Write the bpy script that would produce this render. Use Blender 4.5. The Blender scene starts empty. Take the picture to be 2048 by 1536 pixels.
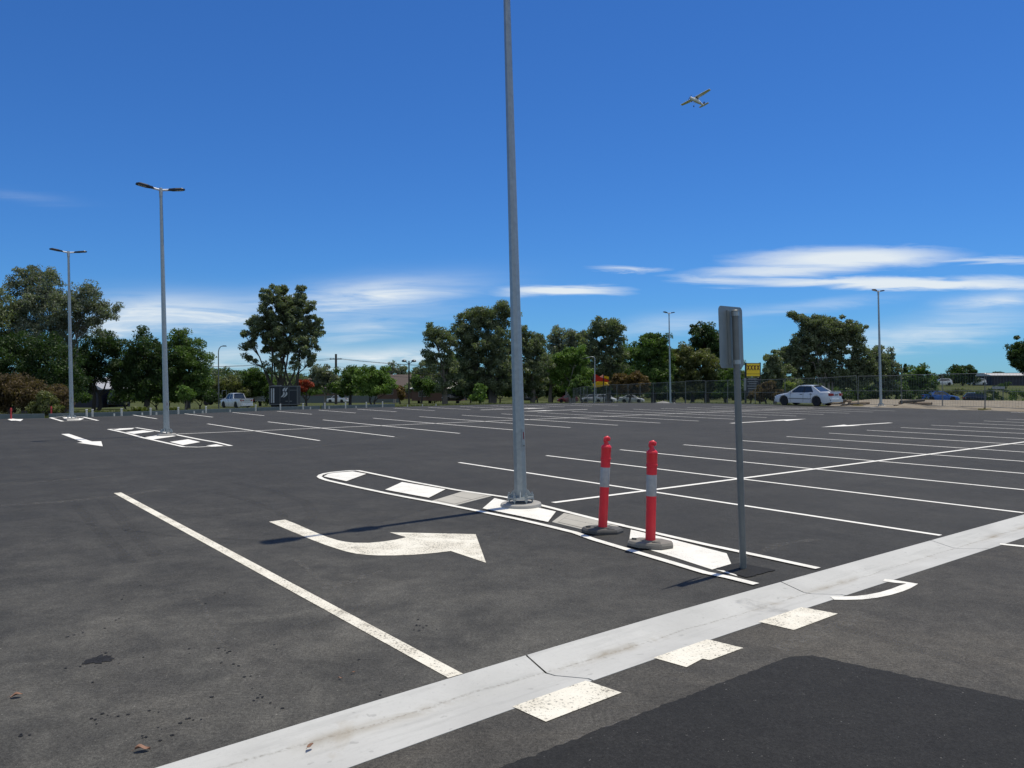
import bpy, bmesh, math, random
import numpy as np
from mathutils import Vector, Matrix
from math import radians, sin, cos, pi, sqrt, atan2, tan

SUN, SKYS, CLD, EXPO = 4.2, .105, 8.6, 0.0
random.seed(7)
SC = bpy.context.scene
COL = SC.collection
# ------------------------------------------------------------------ frame
F, HY, H = 1553.0, 758.33, 1.77              # focal length (px of the 2048 wide photo), horizon row, eye height
ANG = 0.6604                                 # direction of the parking rows
U2 = np.array([cos(ANG), sin(ANG)]); N2 = np.array([-sin(ANG), cos(ANG)])
O2 = np.array([1.9836, 11.4499]) * (1.77 / 1.65)
BAY = 2.4269

def G(x, y, z=0.0):                          # photo pixel -> point on the level ground
    D = (H - z) * F / (y - HY)
    return ((x - 1024) * D / F, D)
def LW(s, t):                                # row coordinates -> world
    p = O2 + s * U2 + t * N2
    return (float(p[0]), float(p[1]))
def WL(x, y):
    d = np.array([x, y]) - O2
    return float(d @ U2), float(d @ N2)
def XZ(px, py, D):                           # photo pixel at distance D -> X, Z
    return ((px - 1024) * D / F, H - (py - HY) * D / F)

EDGE = [(-900, 836), (-200, 841), (0, 838), (100, 836), (200, 833.2), (300, 830.3), (400, 826.6), (500, 822.6), (600, 819), (700, 816.3),
        (800, 813.6), (900, 810.8), (1000, 808.3), (1100, 806.5), (1200, 805.6), (1300, 806), (1400, 806.6), (1500, 808), (1600, 810.2),
        (1700, 813), (1800, 816), (1900, 819.2), (2000, 822), (2048, 824), (2300, 835)]
EDA = np.array([(x - 1024) / F for x, y in EDGE]); EDD = np.array([H * F / (y - HY) for x, y in EDGE])
def edge_dist(ta):
    return float(np.interp(ta, EDA, EDD))
def gz(x, y):                                # height of the natural ground around the raised car park
    if y < 2: return -0.06
    ta = x / y
    d = y - edge_dist(ta)
    if d <= 0: return -0.06
    z = -0.06 - min(d, 3) * 0.07 - 0.028 * max(0, min(d, 160) - 3)
    r = min(1, max(0, (ta - 0.40) / 0.06))   # the right hand side is a flatter dirt terrace
    zr = -0.06 - 0.012 * min(d, 40) - 0.06 * max(0, min(d - 40, 20)) + 0.05 * max(0, min(d - 75, 40))
    return z * (1 - r) + zr * r

# ------------------------------------------------------------------ materials
def newmat(name):
    m = bpy.data.materials.new(name); m.use_nodes = True
    nt = m.node_tree; b = nt.nodes['Principled BSDF']
    return m, nt, b
def N(nt, typ, **kw):
    n = nt.nodes.new(typ)
    for k, v in kw.items():
        if k.startswith('i_'):
            key = k[2:]
            n.inputs[int(key) if key.isdigit() else key.replace('_', ' ')].default_value = v
        else: setattr(n, k, v)
    return n
def lk(nt, a, b): nt.links.new(a, b)
def noise(nt, scale, detail=4, rough=.55, vec=None, dist=0.0):
    n = N(nt, 'ShaderNodeTexNoise'); n.inputs['Scale'].default_value = scale; n.inputs['Detail'].default_value = detail
    n.inputs['Roughness'].default_value = rough; n.inputs['Distortion'].default_value = dist
    if vec is not None: lk(nt, vec, n.inputs['Vector'])
    return n.outputs['Fac']
def ramp(nt, fac, p0, p1, c0=(0, 0, 0, 1), c1=(1, 1, 1, 1)):
    r = N(nt, 'ShaderNodeValToRGB'); e = r.color_ramp.elements
    e[0].position = p0; e[1].position = p1; e[0].color = c0; e[1].color = c1
    lk(nt, fac, r.inputs[0]); return r.outputs[0]
def mixc(nt, fac, a, b, mode='MIX'):
    m = N(nt, 'ShaderNodeMix', data_type='RGBA', blend_type=mode)
    for sock, v in ((m.inputs[0], fac), (m.inputs[6], a), (m.inputs[7], b)):
        if isinstance(v, (int, float)): sock.default_value = v
        elif isinstance(v, tuple): sock.default_value = v if len(v) == 4 else (*v, 1)
        else: lk(nt, v, sock)
    return m.outputs[2]
def mth(nt, op, a, b=None, c=None, clamp=False):
    m = N(nt, 'ShaderNodeMath', operation=op, use_clamp=clamp)
    for i, v in enumerate((a, b, c)):
        if v is None: continue
        if isinstance(v, (int, float)): m.inputs[i].default_value = v
        else: lk(nt, v, m.inputs[i])
    return m.outputs[0]
def bump(nt, b, height, strength, dist=0.01):
    n = N(nt, 'ShaderNodeBump'); n.inputs['Strength'].default_value = strength; n.inputs['Distance'].default_value = dist
    lk(nt, height, n.inputs['Height']); lk(nt, n.outputs[0], b.inputs['Normal'])
def simple(name, col, rough=.6, metal=0.0, var=.15, scale=6.0, bmp=0.0, spec=.5, coat=0.0):
    m, nt, b = newmat(name)
    tc = N(nt, 'ShaderNodeTexCoord').outputs['Object']
    f = noise(nt, scale, 5, .6, tc)
    c = mixc(nt, f, tuple(max(0, v * (1 - var)) for v in col), tuple(min(1, v * (1 + var)) for v in col))
    lk(nt, c, b.inputs['Base Color'])
    b.inputs['Roughness'].default_value = rough; b.inputs['Metallic'].default_value = metal
    b.inputs['Specular IOR Level'].default_value = spec; b.inputs['Coat Weight'].default_value = coat
    if bmp: bump(nt, b, noise(nt, scale * 8, 4, .6, tc), bmp)
    return m

def gain(nt, c, f, a):                          # multiply colour c by 1 + a * (f - .5) * 4
    g = mth(nt, 'MAXIMUM', mth(nt, 'MULTIPLY_ADD', f, 4 * a, 1 - 2 * a), .25)
    v = N(nt, 'ShaderNodeVectorMath', operation='SCALE'); lk(nt, c, v.inputs[0]); lk(nt, g, v.inputs['Scale']); return v.outputs[0]
def asphalt(name, c0, c1, streak=0.25, dusty=.5, grain=1.0, lane_dust=False):
    m, nt, b = newmat(name)
    tc = N(nt, 'ShaderNodeTexCoord').outputs['Object']
    mp = N(nt, 'ShaderNodeMapping'); mp.inputs['Rotation'].default_value = (0, 0, -ANG); lk(nt, tc, mp.inputs['Vector'])
    st = N(nt, 'ShaderNodeMapping'); st.inputs['Scale'].default_value = (.10, 1.6, 1); lk(nt, mp.outputs[0], st.inputs['Vector'])
    st2 = N(nt, 'ShaderNodeMapping'); st2.inputs['Scale'].default_value = (2.2, .16, 1); lk(nt, mp.outputs[0], st2.inputs['Vector'])
    big = noise(nt, .22, 3, .6, tc); mid = noise(nt, 1.5, 6, .68, tc, .4); lane = noise(nt, 1.0, 4, .6, st.outputs[0]); tyre = noise(nt, 1.0, 4, .65, st2.outputs[0], .4)
    sm = noise(nt, 9, 4, .7, tc, .3); fine = noise(nt, 48, 3, .75, tc); agg = noise(nt, 150, 2, .7, tc)
    c = mixc(nt, ramp(nt, mth(nt, 'ADD', mth(nt, 'MULTIPLY', big, .6), mth(nt, 'MULTIPLY', mid, .4)), .36, .64), c0, c1)
    c = mixc(nt, mth(nt, 'MULTIPLY', ramp(nt, noise(nt, .6, 7, .7, tc, .9), .50, .70), dusty), c, (c1[0] * 1.30, c1[1] * 1.24, c1[2] * 1.14))
    c = gain(nt, c, lane, streak); c = gain(nt, c, tyre, streak * .8); c = gain(nt, c, mid, .13 * grain); c = gain(nt, c, sm, .22 * grain)
    c = gain(nt, c, fine, .50 * grain); c = gain(nt, c, agg, .60 * grain)
    c = mixc(nt, mth(nt, 'MULTIPLY', ramp(nt, noise(nt, 26, 3, .6, tc), .66, .72), .55 * grain), c, (.022, .022, .023))
    c = mixc(nt, mth(nt, 'MULTIPLY', ramp(nt, noise(nt, 60, 1, .5, tc), .755, .80), .55 * grain), c, (.24, .235, .22))
    if lane_dust:                                # dust tracked in from the road along the entry lane
        sv = N(nt, 'ShaderNodeSeparateXYZ'); lk(nt, mp.outputs[0], sv.inputs[0]); s0, t0 = float(O2 @ U2), float(O2 @ N2)
        ws = mth(nt, 'MULTIPLY_ADD', mth(nt, 'SUBTRACT', sv.outputs[0], s0), -.28, -.75, True); wt = mth(nt, 'MULTIPLY_ADD', mth(nt, 'SUBTRACT', sv.outputs[1], t0), -.14, .55, True)
        f_ = mth(nt, 'MULTIPLY', mth(nt, 'MULTIPLY', ws, wt), mth(nt, 'MULTIPLY_ADD', ramp(nt, mid, .35, .65), .6, .4))
        c = mixc(nt, mth(nt, 'MULTIPLY', f_, .75), c, mixc(nt, 1.0, c, (2.35, 2.28, 2.14), 'MULTIPLY'))
    lk(nt, c, b.inputs['Base Color'])
    lk(nt, mth(nt, 'MULTIPLY_ADD', mid, .12, .78), b.inputs['Roughness'])
    b.inputs['Specular IOR Level'].default_value = .22
    bump(nt, b, mth(nt, 'ADD', mth(nt, 'MULTIPLY', agg, .6), fine), .6 * grain, .006)
    return m
def paint(name, col, wear=.3, thr=(.60, .72), scale=90, tint=(.45, .43, .38)):
    m, nt, b = newmat(name)
    tc = N(nt, 'ShaderNodeTexCoord').outputs['Object']
    fine = noise(nt, scale, 4, .7, tc); mid = noise(nt, 3.0, 6, .65, tc, .5); agg = noise(nt, 260, 2, .6, tc)
    c = mixc(nt, mth(nt, 'MULTIPLY', ramp(nt, mid, .38, .75), wear), col, tint)
    w = ramp(nt, mth(nt, 'ADD', fine, mth(nt, 'MULTIPLY', mth(nt, 'SUBTRACT', mid, .5), .35)), thr[0], thr[1])
    c = mixc(nt, mth(nt, 'MULTIPLY', w, .85), c, (.07, .068, .062))
    c = mixc(nt, mth(nt, 'MULTIPLY', ramp(nt, agg, .5, .75), wear * .6), c, (.30, .28, .23))
    lk(nt, c, b.inputs['Base Color']); b.inputs['Roughness'].default_value = .75; b.inputs['Specular IOR Level'].default_value = .25
    bump(nt, b, agg, .35, .003)
    return m
def concrete(name, col, stain=.25, gutter=False):
    m, nt, b = newmat(name)
    tc = N(nt, 'ShaderNodeTexCoord').outputs['Object']
    mp = N(nt, 'ShaderNodeMapping'); mp.inputs['Rotation'].default_value = (0, 0, -ANG); lk(nt, tc, mp.inputs['Vector'])
    st = N(nt, 'ShaderNodeMapping'); st.inputs['Scale'].default_value = (1.2, 9, 1); lk(nt, mp.outputs[0], st.inputs['Vector'])
    a = noise(nt, 1.3, 6, .6, tc, .4); tr = noise(nt, 1.0, 6, .65, st.outputs[0]); f = noise(nt, 45, 4, .65, tc); g = noise(nt, 300, 2, .6, tc)
    c = mixc(nt, ramp(nt, a, .3, .75), tuple(v * .86 for v in col), tuple(v * 1.08 for v in col))
    c = mixc(nt, mth(nt, 'MULTIPLY', ramp(nt, tr, .52, .78), stain), c, tuple(v * .55 for v in col))
    c = mixc(nt, mth(nt, 'MULTIPLY', ramp(nt, noise(nt, .8, 7, .7, tc, 1.0), .64, .78), stain * 1.0), c, (.30, .245, .165))
    c = mixc(nt, mth(nt, 'MULTIPLY', ramp(nt, f, .56, .74), .35), c, tuple(v * .62 for v in col))
    c = mixc(nt, mth(nt, 'MULTIPLY', ramp(nt, noise(nt, 14, 2, .5, tc), .70, .73), .45), c, tuple(v * .5 for v in col))
    if gutter:                                   # silt washed along the channel bottom, plus V crease shading painted in
        sv = N(nt, 'ShaderNodeSeparateXYZ'); lk(nt, mp.outputs[0], sv.inputs[0]); t0 = float(O2 @ N2) - 4.775
        d = mth(nt, 'MULTIPLY', mth(nt, 'SUBTRACT', mth(nt, 'ADD', sv.outputs[1], mth(nt, 'MULTIPLY', mth(nt, 'SUBTRACT', a, .5), .10)), t0), 22)
        e = mth(nt, 'POWER', 2.718, mth(nt, 'MULTIPLY', mth(nt, 'MULTIPLY', d, d), -1))
        d2 = mth(nt, 'MULTIPLY', d, 5.5); e2 = mth(nt, 'POWER', 2.718, mth(nt, 'MULTIPLY', mth(nt, 'MULTIPLY', d2, d2), -1))
        c = mixc(nt, mth(nt, 'MULTIPLY', mth(nt, 'MULTIPLY', e2, ramp(nt, f, .40, .62)), .65), c, (.20, .19, .165))  # crease shading painted as a thin broken dark line
        c = mixc(nt, mth(nt, 'MULTIPLY', mth(nt, 'LESS_THAN', sv.outputs[1], t0), .10), c, (.40, .39, .36))  # road-side half painted slightly darker, shading the V of the channel
        c = mixc(nt, mth(nt, 'MULTIPLY', mth(nt, 'MULTIPLY', e, ramp(nt, noise(nt, 1.1, 6, .7, tc, 1.2), .46, .68)), .85), c, (.24, .205, .15))
    lk(nt, c, b.inputs['Base Color']); b.inputs['Roughness'].default_value = .85; b.inputs['Specular IOR Level'].default_value = .25
    bump(nt, b, mth(nt, 'ADD', g, f), .3, .003)
    return m
def leafmat(name, a, bcol, trans=.36):
    m, nt, b = newmat(name)
    at = N(nt, 'ShaderNodeAttribute', attribute_name='tint')
    c = mixc(nt, at.outputs['Fac'], a, bcol)
    lk(nt, c, b.inputs['Base Color']); b.inputs['Roughness'].default_value = .55; b.inputs['Specular IOR Level'].default_value = .3
    tr = N(nt, 'ShaderNodeBsdfTranslucent'); lk(nt, mixc(nt, 1.0, c, (1.1, 1.3, .5), 'MULTIPLY'), tr.inputs[0])
    mx = N(nt, 'ShaderNodeMixShader'); mx.inputs[0].default_value = trans
    lk(nt, b.outputs[0], mx.inputs[1]); lk(nt, tr.outputs[0], mx.inputs[2]); lk(nt, mx.outputs[0], nt.nodes['Material Output'].inputs[0])
    return m
def glassmat(name, col=(.02, .025, .03)):
    m, nt, b = newmat(name)
    tc = N(nt, 'ShaderNodeTexCoord').outputs['Object']
    lk(nt, mixc(nt, noise(nt, 2.5, 3, .5, tc), col, tuple(v * 2 for v in col)), b.inputs['Base Color'])
    b.inputs['Roughness'].default_value = .06; b.inputs['Specular IOR Level'].default_value = .8
    return m

M = {}
M['lot'] = asphalt('lot_asphalt', (.034, .0337, .0318), (.0465, .0457, .0428), .11, .16, 1.05, True)
M['road'] = asphalt('road_asphalt', (.045, .043, .039), (.080, .0755, .067), .10, .50, 1.1)
M['patch'] = asphalt('new_asphalt', (.0155, .0157, .016), (.0225, .0223, .0218), .05, .10, .9)
M['stain'] = asphalt('oily_asphalt', (.012, .0125, .014), (.022, .022, .023), .1, .1)
M['white'] = paint('white_paint', (.79, .77, .71), .35, (.60, .71))
M['whitefar'] = paint('fresh_white_paint', (.80, .78, .73), .22, (.65, .78))
M['cream'] = paint('cream_paint', (.77, .735, .635), .8, (.545, .645), 55, (.55, .50, .40))
M['conc'] = concrete('channel_concrete', (.495, .495, .475), .5, True)
M['pit'] = concrete('pit_concrete', (.43, .41, .36), .45)
M['foot'] = concrete('footing_concrete', (.34, .33, .31), .45)
M['galv'] = simple('galvanised_steel', (.34, .37, .375), .36, .5, .3, 14)
M['post'] = simple('weathered_galvanised_post', (.16, .17, .165), .5, .3, .25, 14)
M['panelback'] = simple('aluminium_sign_back', (.215, .235, .225), .45, .3, .2, 7)
M['arm'] = simple('white_arm', (.75, .76, .76), .4)
M['lumi'] = simple('dark_luminaire', (.018, .02, .028), .45, .2)
M['lens'] = simple('led_lens', (.35, .36, .42), .25)
M['red'] = simple('red_plastic', (.70, .022, .036), .42, 0, .18, 8, .05)
M['reflect'] = simple('grey_reflective_band', (.36, .365, .37), .38, .1, .25, 30)
M['rubber'] = simple('black_rubber', (.075, .073, .068), .75, 0, .3, 12, .2)
M['rubberdust'] = simple('dusty_rubber', (.18, .168, .148), .85, 0, .25, 12, .2)
M['tyre'] = simple('tyre_rubber', (.016, .016, .018), .8)
M['rim'] = simple('dark_wheel_rim', (.03, .03, .034), .4, .6)
M['rimlight'] = simple('alloy_wheel_rim', (.45, .46, .47), .35, .8)
M['dark'] = simple('dark_trim', (.015, .016, .018), .6)
M['glass'] = glassmat('tinted_glass')
M['carwhite'] = simple('white_car_paint', (.62, .635, .64), .28, 0, .03, 2, 0, .5, .6)
M['carsilver'] = simple('silver_car_paint', (.42, .44, .46), .3, .5, .04, 2, 0, .5, .6)
M['carblue'] = simple('blue_car_paint', (.015, .12, .46), .28, 0, .05, 2, 0, .5, .6)
M['carblack'] = simple('black_car_paint', (.012, .012, .016), .25, 0, .05, 2, 0, .5, .8)
M['carred'] = simple('maroon_car_paint', (.20, .02, .025), .3, 0, .05, 2, 0, .5, .6)
M['lamp_red'] = simple('red_tail_lamp', (.30, .015, .015), .25)
M['lamp_clear'] = simple('clear_lamp', (.7, .7, .7), .2)
M['plate'] = simple('number_plate', (.20, .22, .24), .5)
M['navy'] = simple('dark_navy_panel', (.012, .016, .026), .5)
M['silver'] = simple('brushed_grey_frame', (.16, .17, .18), .45, .5)
M['logo'] = simple('pale_grey_emblem', (.42, .45, .50), .5)
M['green'] = simple('green_plastic', (.02, .14, .08), .5)
M['yellow'] = simple('yellow_sign_face', (.85, .58, .02), .5, 0, .06, 2)
M['yellowdk'] = simple('dark_yellow_band', (.34, .22, .01), .5)
M['letter'] = simple('dark_red_letter', (.10, .012, .008), .5)
def cloth(name, col):
    m = simple(name, col, .8); nt = m.node_tree; b = nt.nodes['Principled BSDF']
    tr = N(nt, 'ShaderNodeBsdfTranslucent'); tr.inputs[0].default_value = (*col, 1); mx = N(nt, 'ShaderNodeMixShader'); mx.inputs[0].default_value = .5
    lk(nt, b.outputs[0], mx.inputs[1]); lk(nt, tr.outputs[0], mx.inputs[2]); lk(nt, mx.outputs[0], nt.nodes['Material Output'].inputs[0]); return m
M['sailred'] = cloth('red_sail_cloth', (.60, .045, .025))
M['sailpink'] = cloth('faded_sail_cloth', (.80, .45, .36))
M['sailyel'] = cloth('yellow_sail_cloth', (.80, .54, .02))
M['yblock'] = concrete('yellowed_block', (.36, .29, .10), .4)
M['rail'] = simple('grey_rail', (.14, .165, .17), .6, .2, .2, 3)
M['wpost'] = simple('white_post_paint', (.50, .50, .48), .6, 0, .3, 9)
M['tilebrown'] = simple('brown_roof_tile', (.060, .042, .038), .8, 0, .3, 3)
M['tilepink'] = simple('pinkish_roof_tile', (.17, .12, .105), .8, 0, .3, 3)
M['palerof'] = simple('pale_metal_roof', (.52, .50, .46), .5)
M['brick'] = simple('brown_brick', (.11, .065, .05), .85, 0, .3, 8)
M['shedwall'] = simple('dark_shed_wall', (.018, .018, .030), .7)
M['fasc'] = simple('grey_fascia', (.30, .31, .34), .7)
M['paling'] = simple('grey_paling', (.085, .105, .11), .8, 0, .3, 4)
M['timber'] = simple('weathered_timber', (.09, .075, .06), .85, 0, .35, 6)
M['logwood'] = simple('cut_log', (.22, .17, .12), .9, 0, .4, 9)
M['bark'] = simple('gum_bark', (.13, .115, .095), .9, 0, .5, 3, .3)
M['barkdark'] = simple('dark_bark', (.055, .048, .04), .9, 0, .4, 4, .3)
M['barkpale'] = simple('pale_bark', (.26, .24, .21), .9, 0, .4, 4, .3)
M['dryleaf'] = simple('dry_brown_leaf', (.24, .13, .085), .8, 0, .4, 30)
M['planewhite'] = simple('aircraft_white', (.78, .78, .78), .35)
M['planedark'] = simple('aircraft_dark_stripe', (.02, .03, .06), .4)
M['rubble'] = simple('grey_rubble', (.22, .215, .21), .95, 0, .4, 3, .4)
M['gum'] = leafmat('gum_leaf', (0.081, 0.103, 0.060), (0.209, 0.240, 0.140))
M['gumgrey'] = leafmat('grey_gum_leaf', (0.099, 0.120, 0.090), (0.250, 0.270, 0.200))
M['deep'] = leafmat('deep_green_leaf', (0.022, 0.042, 0.014), (0.062, 0.107, 0.033))
M['mid'] = leafmat('mid_green_leaf', (0.044, 0.081, 0.021), (0.125, 0.195, 0.050))
M['bright'] = leafmat('bright_green_leaf', (0.070, 0.131, 0.026), (0.182, 0.278, 0.061), .3)
M['olive'] = leafmat('olive_leaf', (0.084, 0.097, 0.038), (0.192, 0.200, 0.078))
M['brownleaf'] = leafmat('brownish_leaf', (0.066, 0.048, 0.026), (0.156, 0.108, 0.054))
M['orange'] = leafmat('rusty_leaf', (.085, .055, .022), (.200, .130, .050))
M['lime'] = leafmat('lime_leaf', (.14, .19, .03), (.26, .30, .06), .35)
M['redfl'] = leafmat('red_blossom', (.26, .035, .018), (.42, .085, .04), .3)
M['farleaf'] = leafmat('distant_leaf', (0.061, 0.086, 0.046), (0.139, 0.174, 0.086))
M['grass'] = leafmat('grass_blade', (.055, .075, .018), (.140, .150, .050), .3)

def ground_mat():
    m, nt, b = newmat('grassy_ground')
    tc = N(nt, 'ShaderNodeTexCoord').outputs['Object']
    a = noise(nt, .12, 6, .65, tc, .5); f = noise(nt, 3.0, 5, .7, tc)
    c = mixc(nt, ramp(nt, a, .35, .7), (.045, .062, .016), (.085, .092, .030))
    c = mixc(nt, mth(nt, 'MULTIPLY', ramp(nt, noise(nt, .3, 5, .6, tc), .55, .75), .7), c, (.13, .105, .065))
    c = mixc(nt, mth(nt, 'MULTIPLY', ramp(nt, f, .35, .75), .6), c, mixc(nt, 1.0, c, (.5, .5, .5), 'MULTIPLY'))
    lk(nt, c, b.inputs['Base Color']); b.inputs['Roughness'].default_value = .95; b.inputs['Specular IOR Level'].default_value = .1
    bump(nt, b, f, .6, .05); return m
def dirt_mat():
    m, nt, b = newmat('bare_dirt')
    tc = N(nt, 'ShaderNodeTexCoord').outputs['Object']
    a = noise(nt, .35, 6, .65, tc, .8); f = noise(nt, 5.0, 6, .7, tc)
    c = mixc(nt, ramp(nt, a, .35, .7), (.18, .155, .12), (.30, .265, .21))
    c = mixc(nt, mth(nt, 'MULTIPLY', ramp(nt, noise(nt, .9, 6, .7, tc), .55, .7), .7), c, (.12, .10, .055))
    c = mixc(nt, mth(nt, 'MULTIPLY', ramp(nt, f, .5, .75), .5), c, (.10, .08, .06))
    lk(nt, c, b.inputs['Base Color']); b.inputs['Roughness'].default_value = .95; b.inputs['Specular IOR Level'].default_value = .1
    bump(nt, b, f, .8, .06); return m
M['ground'] = ground_mat(); M['dirt'] = dirt_mat()

# ------------------------------------------------------------------ mesh helpers
class MB:
    def __init__(s): s.v = []; s.f = []
    def add(s, verts, faces):
        o = len(s.v); s.v += [tuple(map(float, p)) for p in verts]; s.f += [tuple(i + o for i in fc) for fc in faces]; return s
    def box(s, c, size, rz=0.0, mat=None, taper=1.0):
        hx, hy, hz = size[0] / 2, size[1] / 2, size[2] / 2; P = []
        for z, k in ((-hz, 1), (hz, taper)):
            for x, y in ((-hx, -hy), (hx, -hy), (hx, hy), (-hx, hy)):
                x *= k; y *= k
                q = Vector((x * cos(rz) - y * sin(rz), x * sin(rz) + y * cos(rz), z))
                if mat is not None: q = mat @ q
                P.append((q.x + c[0], q.y + c[1], q.z + c[2]))
        return s.add(P, [(3, 2, 1, 0), (4, 5, 6, 7), (0, 1, 5, 4), (1, 2, 6, 5), (2, 3, 7, 6), (3, 0, 4, 7)])
    def tube(s, pts, rad, n=8, caps=True, rot=0.0):
        pts = [Vector(p) for p in pts]
        if isinstance(rad, (int, float)): rad = [rad] * len(pts)
        P = []; fs = []; ref = None
        for i, p in enumerate(pts):
            d = (pts[min(i + 1, len(pts) - 1)] - pts[max(i - 1, 0)])
            d = d.normalized() if d.length > 1e-9 else Vector((0, 0, 1))
            if ref is None: ref = Vector((1, 0, 0)) if abs(d.x) < .9 else Vector((0, 1, 0))
            a = (ref - d * ref.dot(d)).normalized(); ref = a; b = d.cross(a)
            for k in range(n):
                t = 2 * pi * k / n + rot
                P.append(p + (a * cos(t) + b * sin(t)) * rad[i])
        for i in range(len(pts) - 1):
            for k in range(n):
                k2 = (k + 1) % n
                fs.append((i * n + k, i * n + k2, (i + 1) * n + k2, (i + 1) * n + k))
        if caps:
            fs.append(tuple(range(n - 1, -1, -1))); fs.append(tuple(range((len(pts) - 1) * n, len(pts) * n)))
        return s.add(P, fs)
    def lathe(s, prof, n=20, c=(0, 0, 0)):
        return s.tube([(c[0], c[1], c[2] + z) for r, z in prof], [max(r, 1e-4) for r, z in prof], n) if False else s._lathe(prof, n, c)
    def _lathe(s, prof, n, c):
        P = []; fs = []
        for r, z in prof:
            for k in range(n):
                t = 2 * pi * k / n
                P.append((c[0] + r * cos(t), c[1] + r * sin(t), c[2] + z))
        for i in range(len(prof) - 1):
            for k in range(n):
                k2 = (k + 1) % n; fs.append((i * n + k, i * n + k2, (i + 1) * n + k2, (i + 1) * n + k))
        fs.append(tuple(range(n - 1, -1, -1))); fs.append(tuple(range((len(prof) - 1) * n, len(prof) * n)))
        return s.add(P, fs)
    def prism(s, poly, z0, z1, top=1.0):
        n = len(poly); cx = sum(p[0] for p in poly) / n; cy = sum(p[1] for p in poly) / n
        P = [(x, y, z0) for x, y in poly] + [(cx + (x - cx) * top, cy + (y - cy) * top, z1) for x, y in poly]
        return s.add(P, [tuple(range(n - 1, -1, -1)), tuple(range(n, 2 * n))] + [(i, (i + 1) % n, n + (i + 1) % n, n + i) for i in range(n)])
    def sheet(s, poly, z):
        a = sum(poly[i][0] * poly[(i + 1) % len(poly)][1] - poly[(i + 1) % len(poly)][0] * poly[i][1] for i in range(len(poly)))
        if a < 0: poly = poly[::-1]
        return s.add([(x, y, z) for x, y in poly], [tuple(range(len(poly)))])
    def slab(s, pts, nrm, th):                       # flat polygon in space given a thickness along nrm
        n = len(pts); d = Vector(nrm).normalized() * th
        P = [Vector(p) for p in pts]; P += [p + d for p in P[:n]]
        return s.add(P, [tuple(range(n - 1, -1, -1)), tuple(range(n, 2 * n))] + [(i, (i + 1) % n, n + (i + 1) % n, n + i) for i in range(n)])
    def xf(s, mat):
        s.v = [tuple(mat @ Vector(p)) for p in s.v]; return s
    def build(s, name, mat, parent=None, smooth=None, fix=False):
        me = bpy.data.meshes.new(name); me.from_pydata(s.v, [], s.f); me.materials.append(mat)
        if fix:
            bm = bmesh.new(); bm.from_mesh(me); bmesh.ops.recalc_face_normals(bm, faces=bm.faces); bm.to_mesh(me); bm.free()
        if smooth is not None:
            me.polygons.foreach_set('use_smooth', [True] * len(me.polygons)); me.set_sharp_from_angle(angle=radians(smooth))
        me.update()
        return link(name, me, parent)
def link(name, me, parent=None):
    o = bpy.data.objects.new(name, me); COL.objects.link(o)
    if parent is not None: o.parent = parent
    return o
def tag(o, label=None, cat=None, group=None, kind=None):
    if label: o['label'] = label
    if cat: o['category'] = cat
    if group: o['group'] = group
    if kind: o['kind'] = kind
    return o
def thing(name, label, cat, loc=(0, 0, 0), rz=0.0, group=None, tilt=None):
    o = bpy.data.objects.new(name, None); COL.objects.link(o)
    o.location = loc
    m = Matrix.Rotation(rz, 4, 'Z')
    if tilt: m = Matrix.Rotation(tilt, 4, 'Y') @ m         # lean sideways, seen from the camera
    o.rotation_euler = m.to_euler()
    o.empty_display_size = .2
    return tag(o, label, cat, group)
def copy_tree(o, parent=None):
    c = o.copy(); COL.objects.link(c)
    if parent is not None: c.parent = parent
    for ch in list(o.children): copy_tree(ch, c)
    return c
def setrot(o, rz=0.0, tilt=0.0):
    o.rotation_euler = (Matrix.Rotation(tilt, 4, 'Y') @ Matrix.Rotation(rz, 4, 'Z')).to_euler()

# ------------------------------------------------------------------ ground, car park, road, channel
def terrain():
    tas = list(np.linspace(-1.0, 1.0, 161))
    P = []; fs = []
    # polar part in front, rings measured relative to the edge of the car park
    rel = [-200, -8, -.4, 0.0, 1, 3, 6, 10, 16, 25, 35, 40, 50, 60, 70, 80, 100, 130, 165, 250, 500, 1500, 5000]
    for ta in tas:
        e = edge_dist(ta)
        for r in rel:
            y = (2.5 if r < -100 else e + r); x = ta * y
            P.append((x, y, gz(x, y) if r != 0.0 else -0.06))
    nr = len(rel)
    for i in range(len(tas) - 1):
        for j in range(nr - 1):
            fs.append((i * nr + j, (i + 1) * nr + j, (i + 1) * nr + j + 1, i * nr + j + 1))
    m = MB().add(P, fs)
    m.add([(2.5, 2.5, -.06), (-2.5, 2.5, -.06), (-5000, 2.5, -4.6), (-5000, -5000, -4.6), (5000, -5000, -4.6), (5000, 2.5, -4.6)],
          [(5, 0, 1, 2, 3, 4)])
    e0 = edge_dist(-1); m.add([(-2.5, 2.5, -.06), (-(e0 + 5000), e0 + 5000, -4.6), (-5000, 2.5, -4.6)], [(0, 1, 2)])
    e1 = edge_dist(1); m.add([(2.5, 2.5, -.06), (5000, 2.5, -4.6), (e1 + 5000, e1 + 5000, -4.6)], [(0, 1, 2)])
    o = m.build('ground', M['ground'], smooth=60); tag(o, kind='structure')
terrain()

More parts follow.
